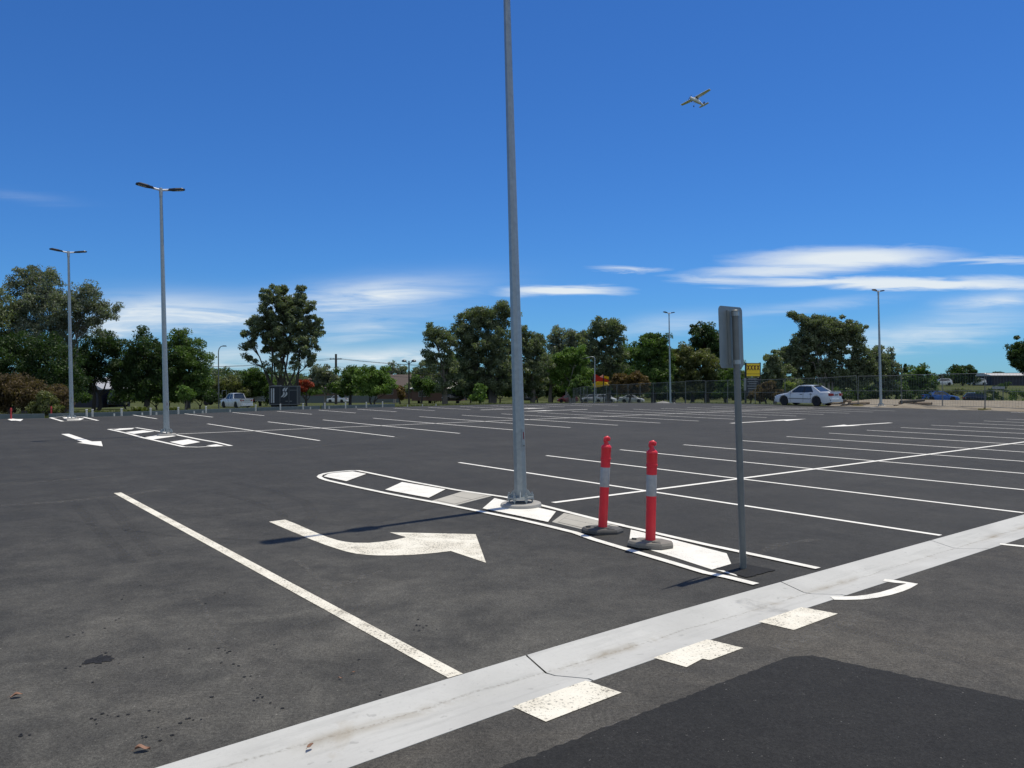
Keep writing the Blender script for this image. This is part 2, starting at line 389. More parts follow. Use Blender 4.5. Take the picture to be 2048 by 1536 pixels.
def zig(a, b, step, amp, rnd):                       # points from a to b with a ragged offset
    n = max(1, int(math.dist(a, b) / step)); dx, dy = (b[0] - a[0]) / n, (b[1] - a[1]) / n; L = math.hypot(dx, dy)
    out = []
    for i in range(n):
        k = rnd.gauss(0, amp) if i else 0
        out.append((a[0] + dx * i - dy / L * k, a[1] + dy * i + dx / L * k))
    return out
rnd = random.Random(3)
T0, T1 = -4.50, -5.05                                # edges of the concrete channel
def bend(s_): return 0.0 if s_ > -4.5 else (-.0189 * (-4.5 - s_) ** 1.4 if s_ > -10 else -.0189 * 5.5 ** 1.4 - .0189 * 1.4 * 5.5 ** .4 * (-10 - s_))
def LB(s_, t): return LW(s_, t + bend(s_))
def bent(s0, s1, t, step, amp, rnd):
    out = []; n = max(1, int(abs(s1 - s0) / .5))
    for i in range(n): out += zig(LB(s0 + (s1 - s0) * i / n, t), LB(s0 + (s1 - s0) * (i + 1) / n, t), step, amp, rnd)
    return out
lot_poly = [LB(-42, T0), LB(-14, T0)] + bent(-14, 6, T0, .06, .003, rnd) + [LW(6, T0), LW(38.4, T0)]
lot_poly += [G(x, y) for x, y in EDGE[::-1][1:]][0:0]
right_edge = [(ta * d, d) for ta, d in zip(EDA[::-1], EDD[::-1])][1:-1]
lot_poly += right_edge + [(-42, 27)]
lot = MB().sheet(lot_poly, 0.0).build('car_park', M['lot']); tag(lot, kind='structure')
road_poly = [LW(-42, -40), LW(60, -40), LW(60, T1), LW(6, T1)] + bent(6, -14, T1, .03, .0075, rnd) + [LB(-14, T1), LB(-42, T1)]
road = MB().sheet(road_poly, 0.0).build('road', M['road']); tag(road, kind='structure')
pp = zig(LW(-14, -5.58), LW(-4.80, -5.585), .03, .005, rnd) + zig(LW(-4.80, -5.585), LW(-4.66, -5.66), .03, .004, rnd) + zig(LW(-4.66, -5.66), LW(-3.3, -11), .03, .005, rnd)
pp += [LW(-3.3, -14), LW(-14, -14)]
MB().sheet(pp, 0.005).build('asphalt_patch', M['patch'], road)

def channel():
    m = MB(); prof = [(T0 + .004, -.2), (T0 + .004, .003), (T0 - .02, .004), (-4.74, -.028), (-4.80, -.031), (T1 + .03, .0), (T1 - .012, .002), (T1 - .012, -.2)]
    joints = [-40, -31, -22, -15, -11.8, -8.95, -6.10, -3.22, -.38, 2.5, 5.3, 8.2, 11, 14, 17, 20, 26, 32, 40]
    for a, b in zip(joints[:-1], joints[1:]):
        n = max(2, int((b - a) / .35)); P = []; fs = []
        for i in range(n + 1):
            s = a + .007 + (b - a - .014) * i / n
            for (t, z) in prof:
                x, y = LB(s + (.05 * sin((t + 4.5) * 9) if i in (0, n) else 0), t); P.append((x, y, z))
        k = len(prof)
        for i in range(n):
            for j in range(k - 1): fs.append((i * k + j, i * k + j + 1, (i + 1) * k + j + 1, (i + 1) * k + j))
        fs.append(tuple(range(k))); fs.append(tuple(range(n * k + k - 1, n * k - 1, -1)))
        m.add(P, fs)
    o = m.build('drain_channel', M['conc'], smooth=35, fix=True)
    tag(o, kind='structure'); o['label'] = 'pale concrete spoon drain between the road and the car park'
channel()

# ------------------------------------------------------------------ painted markings (thin sheets, parts of the car park or the road)
def strip_pts(pts, w):
    L, R = [], []
    for i, p in enumerate(pts):
        a = np.array(pts[max(i - 1, 0)]); b = np.array(pts[min(i + 1, len(pts) - 1)]); d = (b - a) / np.linalg.norm(b - a); n = np.array([-d[1], d[0]])
        L.append(tuple(np.array(p) + n * w / 2)); R.append(tuple(np.array(p) - n * w / 2))
    return L, R
def strip(m, pts, w, z):
    L, R = strip_pts(pts, w); n = len(pts)
    m.add([(x, y, z) for x, y in R] + [(x, y, z) for x, y in L], [(i, i + 1, n + i + 1, n + i) for i in range(n - 1)])
def line(name, pts, w, z, mat, parent, label=None):
    m = MB(); strip(m, pts, w, z); o = m.build(name, mat, parent)
    if label: o['label'] = label
    return o
def pix(pts): return [G(x, y) for x, y in pts]
LWD = .085
for i in range(0, 16):
    a = T0 + .06; b = 5.30
    if i >= 14: continue
    line('bay_line', [LW(i * BAY, a), LW(i * BAY, b)], LWD, .004, M['whitefar'], lot)
line('row_line', [LW(-1.95, 0.0), LW(13.6 * BAY, 0.0)], .10, .007, M['whitefar'], lot)
for i in range(0, 15):
    s = (i + .046) * BAY
    line('bay_line', [LW(s, 12.63), LW(s, 23.25)], LWD, .004, M['whitefar'], lot)
line('row_line', [LW(-2.4, 17.95), LW(14.3 * BAY, 17.95)], .10, .007, M['whitefar'], lot)
for i in range(0, 13):
    s = (i - .2) * BAY
    line('bay_line', [LW(s, 28.65), LW(s, 33.3)], LWD, .004, M['whitefar'], lot)
for (a, b) in (((1729, 813.8), (1752, 814.8)), ((1874, 819.6), (1916, 820.2)), ((2022, 824.6), (2070, 826))):
    line('bay_line', pix([a, b]), .14, .004, M['whitefar'], lot)
line('bay_line', pix([(2001, 1089), (2090, 1098)]), .085, .005, M['white'], road)
# long cream lane line
line('lane_line', [LW(-6.66, 4.9), LW(-6.655, 1.5), LW(-6.65, T0 - .045)], .105, .004, M['cream'], lot, 'long cream lane line ending at the concrete drain')
# turn arrow
tz = lambda q: [(500 + x / 4, 820 + y / 4) for x, y in q]
up = tz([(280, 880), (380, 920), (480, 965), (560, 998), (620, 1021), (700, 1046), (760, 1058), (830, 1066), (950, 1067), (1060, 1057), (1160, 1042), (1250, 1022)])
lo = tz([(150, 897), (320, 970), (500, 1045), (600, 1083), (700, 1116), (770, 1137), (850, 1154), (930, 1163), (1020, 1168), (1150, 1168), (1280, 1164), (1400, 1155), (1500, 1145), (1605, 1132)])
head = tz([(1888, 1227), (1805, 997), (1115, 982)])
o = MB().sheet(pix(lo + head + up[::-1]), .004).build('turn_arrow', M['cream'], lot); o['label'] = 'curved right turn arrow in cream paint'
def arrow(s0, t0, s1, t1, label):
    a = np.array(LW(s0, t0)); b = np.array(LW(s1, t1)); d = (b - a); L = np.linalg.norm(d); d /= L; n = np.array([-d[1], d[0]])
    pts = [(0, .09), (L - 1.9, .09), (L - 2.1, .36), (L, 0), (L - 2.1, -.36), (L - 1.9, -.09), (0, -.09)]
    o = MB().sheet([tuple(a + d * q + n * w) for q, w in pts], .005).build('straight_arrow', M['whitefar'], lot); o['label'] = label
arrow(16.8, 10.80, 22.3, 10.85, 'white lane arrow pointing away along the near aisle')
arrow(22.2, 7.02, 17.3, 7.20, 'white lane arrow pointing back along the near aisle')
arrow(16.7, 27.9, 22.0, 27.9, 'white lane arrow pointing away along the far aisle')
arrow(22.1, 24.75, 17.2, 24.85, 'white lane arrow pointing back along the far aisle')
o = MB().sheet(pix([(122, 868.3), (137.5, 867.8), (183.6, 883.2), (202, 882.8), (205, 892.8), (154, 885.6), (166, 884.8)]), .004).build('straight_arrow', M['whitefar'], lot); o['label'] = 'broad white arrow left of the second traffic island'
o = MB().sheet(pix([(15, 839), (22, 837.2), (33, 838.3), (46, 838.4), (41, 842.4), (31, 841.2), (22, 841.4)]), .004).build('straight_arrow', M['whitefar'], lot); o['label'] = 'far white arrow near the red posts'
# near traffic island
tz1 = lambda q: [(900 + x / 4, 820 + y / 4) for x, y in q]
outl = tz([(2040, 702), (1650, 645), (1300, 580), (1080, 534), (860, 488)]) + [(701, 942.2), (687, 943.4), (664, 945.6), (650, 948), (641, 951), (638, 954.5), (643, 958), (655, 962)] + [(712, 975), (770, 987.2), (812, 995.5), (880, 1008), (957.5, 1023.7)]
near = outl + tz1([(520, 874), (760, 929), (1000, 988), (1150, 1043), (1440, 1130), (1760, 1225), (2048, 1312)]) + [(1455, 1156.5), (1513, 1171)]
near = [(1637, 1139.2), (1530, 1116), (1412, 1091), (1320, 1070), (1222, 1047.5), (1160, 1032), (1100, 1016.5), (1055, 1005.5)] + near
isl = [G(x, y) for x, y in near]
line('island_border', isl, .088, .011, M['white'], lot)
for k, q in enumerate(([(647, 954.3), (656, 949), (668, 946.8), (705, 944), (732.5, 949), (692.5, 963.7), (665, 958)],
          [(770, 981), (804, 965.5), (891, 980), (857.5, 997.2)],
          [(965, 1018.7), (989, 998), (1052, 1012), (1112, 1025), (1096, 1046), (1030, 1032)],
          [(1262, 1060), (1350, 1081), (1454, 1108), (1463, 1129), (1433, 1138), (1425, 1140.5), (1350, 1116), (1258, 1088)],
          [(1432, 1141), (1452, 1142.5), (1470, 1148), (1476, 1154)])):
    MB().sheet(pix(q), .0125 if k < 3 else .0045).build('island_block', M['white'], lot)
MB().sheet(zig(*[G(*q) for q in ((1433, 1138), (1480, 1127.5))], .03, .004, rnd) + zig(*[G(*q) for q in ((1480, 1127.5), (1552, 1141.5))], .03, .004, rnd) + zig(*[G(*q) for q in ((1552, 1141.5), (1494, 1157))], .03, .004, rnd) + zig(*[G(*q) for q in ((1494, 1157), (1433, 1138))], .03, .004, rnd), .007).build('post_patch', M['patch'], lot)
# concrete service pits set into the island: frame slab, two lids with open joints
def pit(q):
    c = [np.array(G(*p)) for p in q]
    P = lambda u, v: tuple(c[0] * (1 - u) * (1 - v) + c[1] * u * (1 - v) + c[2] * u * v + c[3] * (1 - u) * v)
    root = MB().prism([P(0, 0), P(1, 0), P(1, 1), P(0, 1)], -.05, .0055).build('service_pit', M['pit'], None)
    g = .012
    for (a, b, d, e) in ((.10, .12, .52, .88), (.52 + g, .12, .92, .88)):
        MB().prism([P(a, b), P(d, b), P(d, e), P(a, e)], .004, .0085).build('pit_lid', M['pit'], root)
        m = MB(); r = [P(a, b), P(d, b), P(d, e), P(a, e)]
        for i in range(4): strip(m, [r[i], r[(i + 1) % 4]], .012, .0067)
        m.build('lid_joint', M['stain'], root)
    return root
tag(pit([(862, 1003), (930, 982), (986, 992), (905, 1013)]), 'flat concrete service pit lid in the island, beyond the tall lamp post', 'pit cover', 'concrete pit covers')
tag(pit([(1104, 1045), (1128, 1027), (1250, 1050), (1190, 1066)]), 'flat concrete service pit lid between the tall lamp post and the bollards', 'pit cover', 'concrete pit covers')
# second and third islands
def island(outer, blocks, w, lblpart=None):
    line('island_border', pix(outer + [outer[0]]), w, .006, M['whitefar'], lot)
    for q in blocks: MB().sheet(pix(q), .004).build('island_block', M['whitefar'], lot)
az = lambda q: [(x / 5.12, 760 + y / 5.12) for x, y in q]
island(az([(1110, 505), (1390, 489), (1660, 533), (1850, 572), (2050, 612)]) + [(430, 884.5), (462, 892), (430, 893), (395, 894.6)] + az([(1880, 686), (1720, 650), (1460, 592), (1290, 545)]),
       [az(q) for q in ([(1160, 510), (1230, 498), (1375, 492), (1350, 505), (1215, 516)], [(1285, 535), (1460, 515), (1580, 528), (1370, 553)],
                        [(1480, 588), (1660, 556), (1800, 575), (1565, 610)], [(1735, 635), (1925, 608), (2050, 636), (1870, 668)])] + [[(412, 891.6), (432, 888.8), (447, 891.8), (430, 893.6)]], .11)
island(az([(515, 387), (640, 424), (1000, 416), (850, 380), (700, 372)]), [az(q) for q in ([(640, 385), (700, 378), (860, 396), (820, 412), (690, 414)],)], .13)
# marks beyond the drain, on the road
rz_ = lambda q: [(600 + x / 2.866, 1000 + y / 2.866) for x, y in q]
r4 = lambda q: [(1250 + x / 2.566, 1000 + y / 2.566) for x, y in q]
for q in (rz_([(1217, 1192), (1640, 1042), (1845, 1112), (1410, 1280)]), r4([(147, 815), (425, 720), (610, 765), (438, 828), (400, 820), (318, 864)]), r4([(686, 629), (908, 554), (1095, 588), (870, 672)])):
    MB().sheet(pix(q), .004).build('give_way_block', M['cream'], road)
cv = r4([(1066, 507), (1120, 508), (1200, 506), (1270, 498), (1340, 484), (1400, 466), (1440, 450), (1478, 433), (1400, 423), (1332, 414)])
line('curved_border', pix(cv), .095, .004, M['white'], road)
def markmat():
    m, nt, b = newmat('tyre_rubber_smear'); tc = N(nt, 'ShaderNodeTexCoord').outputs['Object']
    b.inputs['Base Color'].default_value = (.016, .016, .017, 1); b.inputs['Roughness'].default_value = .8
    lk(nt, mth(nt, 'MULTIPLY', ramp(nt, noise(nt, 9, 5, .7, tc, .5), .42, .68), .26), b.inputs['Alpha']); return m
M['smear'] = markmat()
for q, w_ in (([(205, 1000), (250, 1048), (285, 1085), (312, 1112)], .16), ([(150, 1010), (190, 1052), (225, 1092), (262, 1128)], .13), ([(470, 965), (545, 982), (610, 1004), (628, 1030), (600, 1058)], .17), ([(430, 985), (500, 1002), (560, 1025), (575, 1050)], .13),
             ([(520, 1140), (590, 1175), (640, 1198)], .12), ([(880, 1012), (700, 1060), (520, 1082), (330, 1072), (120, 1040)], .10), ([(1480, 1200), (1700, 1260), (1950, 1330)], .14)):
    n_ = len(q); qq = []
    for i in range(n_ - 1):
        for k_ in range(5): t_ = k_ / 5; qq.append((q[i][0] * (1 - t_) + q[i + 1][0] * t_, q[i][1] * (1 - t_) + q[i + 1][1] * t_))
    line('tyre_mark', pix(qq + [q[-1]]), w_, .0022, M['smear'], road if q[0][0] == 1480 else lot)
def scuffmat():
    m, nt, b = newmat('pale_scuff'); tc = N(nt, 'ShaderNodeTexCoord').outputs['Object']
    b.inputs['Base Color'].default_value = (.21, .20, .18, 1); b.inputs['Roughness'].default_value = .9
    lk(nt, mth(nt, 'MULTIPLY', ramp(nt, noise(nt, 14, 5, .75, tc, .8), .46, .72), .45), b.inputs['Alpha']); return m
M['scuff'] = scuffmat()
for q, w_ in (([(386, 1192), (405, 1215), (420, 1238), (436, 1262)], .035), ([(408, 1252), (430, 1276), (448, 1296)], .03), ([(470, 905), (560, 900), (680, 888), (820, 872)], .16), ([(0, 1012), (120, 1004), (240, 992), (330, 978)], .22), ([(0, 968), (110, 962), (240, 950)], .16),
             ([(640, 1180), (700, 1165), (760, 1142)], .10), ([(590, 1120), (640, 1160), (690, 1200)], .05), ([(1480, 1120), (1560, 1090), (1640, 1078)], .10), ([(1130, 1490), (1240, 1452), (1330, 1415)], .06), ([(1560, 1300), (1650, 1262), (1740, 1230)], .12)):
    qq = []
    for i in range(len(q) - 1):
        for k_ in range(5): t_ = k_ / 5; qq.append((q[i][0] * (1 - t_) + q[i + 1][0] * t_, q[i][1] * (1 - t_) + q[i + 1][1] * t_))
    line('pale_scuff', pix(qq + [q[-1]]), w_, .0026, M['scuff'], road if q[0][0] in (1130, 1560) else lot)
line('tyre_mark', pix([(600, 1262), (650, 1243), (700, 1222), (760, 1205)]), .12, .0060, M['smear'], lot)
# oil stain, drips
def blob(c, r, n, rn, squash=1.0):
    return [(c[0] + cos(2 * pi * k / n) * r * rn.uniform(.6, 1.2), c[1] + sin(2 * pi * k / n) * r * squash * rn.uniform(.6, 1.2)) for k in range(n)]
rs = random.Random(11)
m = MB(); m.sheet(blob(G(195, 1321), .085, 28, rs), .003)
drips = MB()
for (x, y) in ((170, 1268), (190, 1258), (140, 1272), (245, 1195), (270, 1170), (228, 1192), (360, 1190), (235, 1240), (462, 1330), (475, 1335), (490, 1352), (510, 1400), (530, 1405), (545, 1418), (555, 1432), (500, 1378), (515, 1392),
               (455, 1302), (450, 1300), (382, 1304), (290, 1325), (245, 1325), (210, 1430), (225, 1434), (190, 1445), (258, 1433), (300, 1422), (380, 1438), (392, 1445), (365, 1440), (330, 1475), (345, 1474), (320, 1462), (275, 1477), (415, 1395),
               (835, 1255), (850, 1262), (870, 1258), (845, 1250), (700, 1310), (640, 1260), (1085, 1137), (120, 1340), (180, 1360), (60, 1470), (760, 1385), (215, 1315), (172, 1330), (560, 1300), (600, 1340), (420, 1210), (440, 1186)):
    for _ in range(rs.choice((1, 1, 2, 3))):
        c = G(x + rs.gauss(0, 9), y + rs.gauss(0, 4)); drips.sheet(blob(c, rs.uniform(.004, .013), 9, rs, .8), .0035)
m.build('oil_stain', M['stain'], lot); drips.build('drip_stains', M['stain'], lot)

# ------------------------------------------------------------------ lamp posts
TILT = radians(-1.35)
PH = 7.75
def make_lamp():
    root = thing('lamp_post', '', 'lamp post')
    MB().tube([(0, 0, .145), (0, 0, PH)], [.091, .045], 8, True, pi / 8).build('pole', M['galv'], root)
    mb = MB().prism([(.19 * cos(k * pi / 4 + pi / 8) , .19 * sin(k * pi / 4 + pi / 8)) for k in range(8)], .120, .143)
    for k in range(4):
        a = k * pi / 2 + pi / 4
        mb.slab([(.095 * cos(a), .095 * sin(a), .143), (.17 * cos(a), .17 * sin(a), .143), (.095 * cos(a), .095 * sin(a), .24)], (-sin(a), cos(a), 0), .012)
    mb.build('base_plate', M['galv'], root, None, True)
    for k in range(6):
        a = 2 * pi * k / 6 + .3; x, y = .16 * cos(a), .16 * sin(a)
        MB().lathe([(.011, -.03), (.011, .055), (.024, .056), (.024, .082), (.026, .083), (.026, .0845)], 6, (x, y, .035)).lathe([(.026, .109), (.026, .112), (.022, .113), (.022, .135), (.011, .136), (.011, .165)], 6, (x, y, .035)).build('anchor_bolt', M['galv'], root)
    MB().lathe([(.285, -.10), (.285, .035), (.278, .05), (.26, .058), (.20, .060), (.05, .060)], 32).build('concrete_footing', M['foot'], root, 40)
    # access door low on the pole
    RD = Matrix.Rotation(-pi / 2, 4, 'Z')
    MB().box((.0795, 0, .93), (.012, .046, .32)).xf(RD).build('access_door', M['galv'], root)
    MB().box((.0865, .008, .99), (.004, .014, .10)).xf(RD).build('access_slot', M['carred'], root)
    MB().lathe([(.008, 0), (.008, .012)], 8).xf(RD @ Matrix.Translation((.084, .008, .85)) @ Matrix.Rotation(pi / 2, 4, 'Y')).build('door_bolt', M['rubber'], root)
    MB().lathe([(.055, PH - .26), (.055, PH), (.045, PH + .02), (.01, PH + .03)], 12).build('pole_cap', M['galv'], root, 40)
    MB().tube([(-.24, 0, PH - .01), (-.2, 0, PH - .02), (0, 0, PH - .05), (.2, 0, PH - .02), (.24, 0, PH - .01)], .034, 10).build('arm', M['arm'], root, 60)
    for sg in (1, -1):
        T = Matrix.Translation((sg * .20, 0, PH - .012)) @ Matrix.Rotation(0 if sg > 0 else pi, 4, 'Z') @ Matrix.Rotation(radians(-9), 4, 'Y') @ Matrix.Diagonal((.80, .88, .9, 1))
        poly = [(0, -.045), (.10, -.05), (.16, -.09), (.26, -.135), (.55, -.14), (.63, -.11), (.66, -.05), (.66, .05), (.63, .11), (.55, .14), (.26, .135), (.16, .09), (.10, .05), (0, .045)]
        b = MB().prism(poly, -.035, .01).prism([(x * .92 + .02, y * .8) for x, y in poly], .01, .045, .85).xf(T)
        h = b.build('luminaire', M['lumi'], root)
        MB().prism([(.30, -.10), (.58, -.10), (.58, .10), (.30, .10)], -.040, -.035).xf(T).build('lens', M['lens'], h)
    return root
lamps = [((1042, 1013.5, 1.0), 'tall galvanised lamp post on bolts in the near traffic island, its top out of frame', -1.6),
         ((333, 871, 1.0), 'twin headed lamp post in the second island, beside a broad white arrow', -1.2),
         ((143, 839, .95), 'twin headed lamp post in front of the leftmost big gum tree', -.9),
         ((1762, 813, .965), 'twin headed lamp post near the temporary fence, right of the white sedan', -1.5),
         ((1341, None, 1.04), 'twin headed lamp post far back in front of dense trees, beside a grey rubble heap', -1.0)]
proto = make_lamp()
for i, (p, lb, tl) in enumerate(lamps):
    o = proto if i == 0 else copy_tree(proto)
    (x, y), z_ = ((G(p[0], p[1]), 0.0) if p[1] else ((((1341 - 1024) * 68 / F, 68.0), gz((1341 - 1024) * 68 / F, 68.0))))
    o.location = (x, y, z_); o.scale = (1, 1, p[2]); setrot(o, ANG + radians(2), radians(tl)); tag(o, lb, 'lamp post', 'twin headed car park lamp posts')

# ------------------------------------------------------------------ bollards
def make_bollard(basemat):
    root = thing('bollard', '', 'bollard')
    hexa = [(.235, .06), (.235, -.06), (.12, -.165), (-.12, -.165), (-.235, -.06), (-.235, .06), (-.12, .165), (.12, .165)]
    b = MB().prism(hexa, 0, .028).prism(hexa, .028, .05, .93); b.prism([(x * .45, y * .45) for x, y in hexa], .05, .062, .9)
    bs = b.build('base', basemat, root)
    MB().box((-.17, .02, .058), (.05, .025, .018)).build('base_plug', M['rubber'], bs)
    MB().box((.06, -.10, .052), (.09, .018, .006)).build('base_slot', M['dark'], bs)
    MB().lathe([(.053, .05), (.052, .35), (.0535, .525)], 24).build('tube', M['red'], root, 40)
    MB().lathe([(.0535, .525), (.0545, .53), (.0555, .745), (.0545, .75)], 24).build('reflective_band', M['reflect'], root, 40)
    MB().lathe([(.0545, .75), (.056, .84), (.062, .842), (.062, .858), (.057, .86), (.057, .965), (.060, .97), (.060, .985), (.05, 1.0), (.022, 1.025), (.02, 1.03)], 24).build('collar', M['red'], root, 40)
    hk = [(0, 0, 1.0), (-.004, 0, 1.035), (-.016, 0, 1.058), (-.012, 0, 1.082), (.008, 0, 1.088), (.026, 0, 1.076), (.032, 0, 1.056)]
    MB().tube([(.0, 0, 1.015)] + hk[1:], [.028, .026, .025, .026, .027, .024, .012], 10).build('hook_handle', M['red'], root, 60)
    return root
b1 = make_bollard(M['rubber']); x, y = G(1205, 1065); b1.location = (x, y, .004); setrot(b1, .25, radians(2.6))
tag(b1, 'red bollard with grey band on a black rubber base, nearer the tall lamp post', 'bollard', 'red temporary bollards')
b2 = make_bollard(M['rubberdust']); x, y = G(1301, 1094); b2.location = (x, y, .0135); setrot(b2, -.18, radians(1.0))
tag(b2, 'red bollard with grey band on a dusty grey base, nearer the sign post', 'bollard', 'red temporary bollards')
for b in (b1, b2):
    pass
M['redold'] = simple('faded_red_plastic', (.36, .03, .03), .6, 0, .25, 9)
rp = thing('red_post', '', 'post')
MB().lathe([(.09, 0), (.09, .05), (.05, .06), (.045, .62), (.055, .63), (.055, .75), (.02, .82)], 12).build('tube', M['redold'], rp, 40)
MB().lathe([(.17, 0), (.17, .05), (.10, .07)], 8).build('base', M['rubber'], rp)
for i, (p, lb) in enumerate((((10, 839), 'short red post at the very left end of the low rail'), ((92, 834.5), 'short red post left of the leftmost lamp post'))):
    o = rp if i == 0 else copy_tree(rp); x, y = G(*p); o.location = (x, y + .4, -.09); o.scale = (.75, .75, .72); tag(o, lb, 'post', 'red posts by the shrubs')

# ------------------------------------------------------------------ road sign seen from behind
sx, sy = G(1487, 1138)
sg = thing('road_sign', 'back of a grey metal road sign on a leaning galvanised post', 'road sign', (sx, sy, 0), 0, None, radians(-1.9))
MB().tube([(0, 0, -.1), (0, 0, 2.40)], .031, 16).build('post', M['post'], sg, 40)
MB().lathe([(.033, 2.40), (.033, 2.41), (.02, 2.418)], 16).build('post_cap', M['post'], sg)
pa = radians(46); du = Vector((cos(pa), sin(pa), 0)); dn = Vector((-sin(pa), cos(pa), 0))
def rrect(w, h, r, n=6):
    P = []
    for cx, cy, a0 in ((w / 2 - r, h / 2 - r, 0), (-w / 2 + r, h / 2 - r, pi / 2), (-w / 2 + r, -h / 2 + r, pi), (w / 2 - r, -h / 2 + r, 1.5 * pi)):
        P += [(cx + r * cos(a0 + pi / 2 * k / n), cy + r * sin(a0 + pi / 2 * k / n)) for k in range(n + 1)]
    return P
ctr = Vector((.002, .0, 2.165)) + dn * .048
pn = MB().slab([ctr + du * a + Vector((0, 0, b)) for a, b in rrect(.45, .575, .045)], dn, .003).build('sign_panel', M['panelback'], sg)
for k in (-.055,):
    pts = [ctr + du * (k + a) + Vector((0, 0, b)) - dn * .009 for a, b in ((-.022, -.25), (.022, -.25), (.022, .25), (-.022, .25))]
    MB().slab(pts, dn, .0088).build('stiffener', M['panelback'], pn)
for z in (1.93, 2.38):
    MB().tube([(0, 0, z - .02), (0, 0, z + .02)], .036, 16).build('clamp', M['galv'], sg, 40)

# ------------------------------------------------------------------ dry leaves on the asphalt
for (px, py, L, rz, z, lb) in ((30, 1397, .060, .5, .004, 'dry brown leaf on the asphalt at the far left'), (283, 1505, .068, .35, .004, 'curled dry leaf on the asphalt just left of the concrete drain'),
                             (619, 1491, .04, 1.2, -.014, 'small reddish leaf lying in the concrete drain'), (680, 1361, .024, .2, .004, 'tiny dark leaf on the asphalt left of the cream lane line end'),
                             (706, 1349, .022, .9, .004, 'tiny dark leaf close to the cream lane line end')):
    x, y = G(px, py); m = MB(); P = []; n = 9
    for i in range(n):
        u = i / (n - 1); w = L * .26 * sin(pi * u) ** .8 + .0012
        cz = .10 * L * sin(u * pi * 1.3 + px) + .012
        for k, v in enumerate((-1, -.5, 0, .5, 1)):
            P.append(((u - .5) * L, w * v * .9 + .004 * sin(u * 5), cz + .12 * L * abs(v) * (1 + .6 * sin(u * 7 + px)) - .004))
    fs = [(i * 5 + k, (i + 1) * 5 + k, (i + 1) * 5 + k + 1, i * 5 + k + 1) for i in range(n - 1) for k in range(4)]
    m.add(P, fs); m.add([(p[0], p[1], p[2] - .001) for p in P], [f[::-1] for f in fs])
    m.tube([(-L / 2, 0, .012), (-L * .7, .003, .004)], .0012, 5)
    o = m.build('dry_leaf', M['dryleaf'], None, 60); o.location = (x, y, z); o.rotation_euler = (0, 0, rz)
    tag(o, lb, 'leaf', 'dry leaves on the paving')
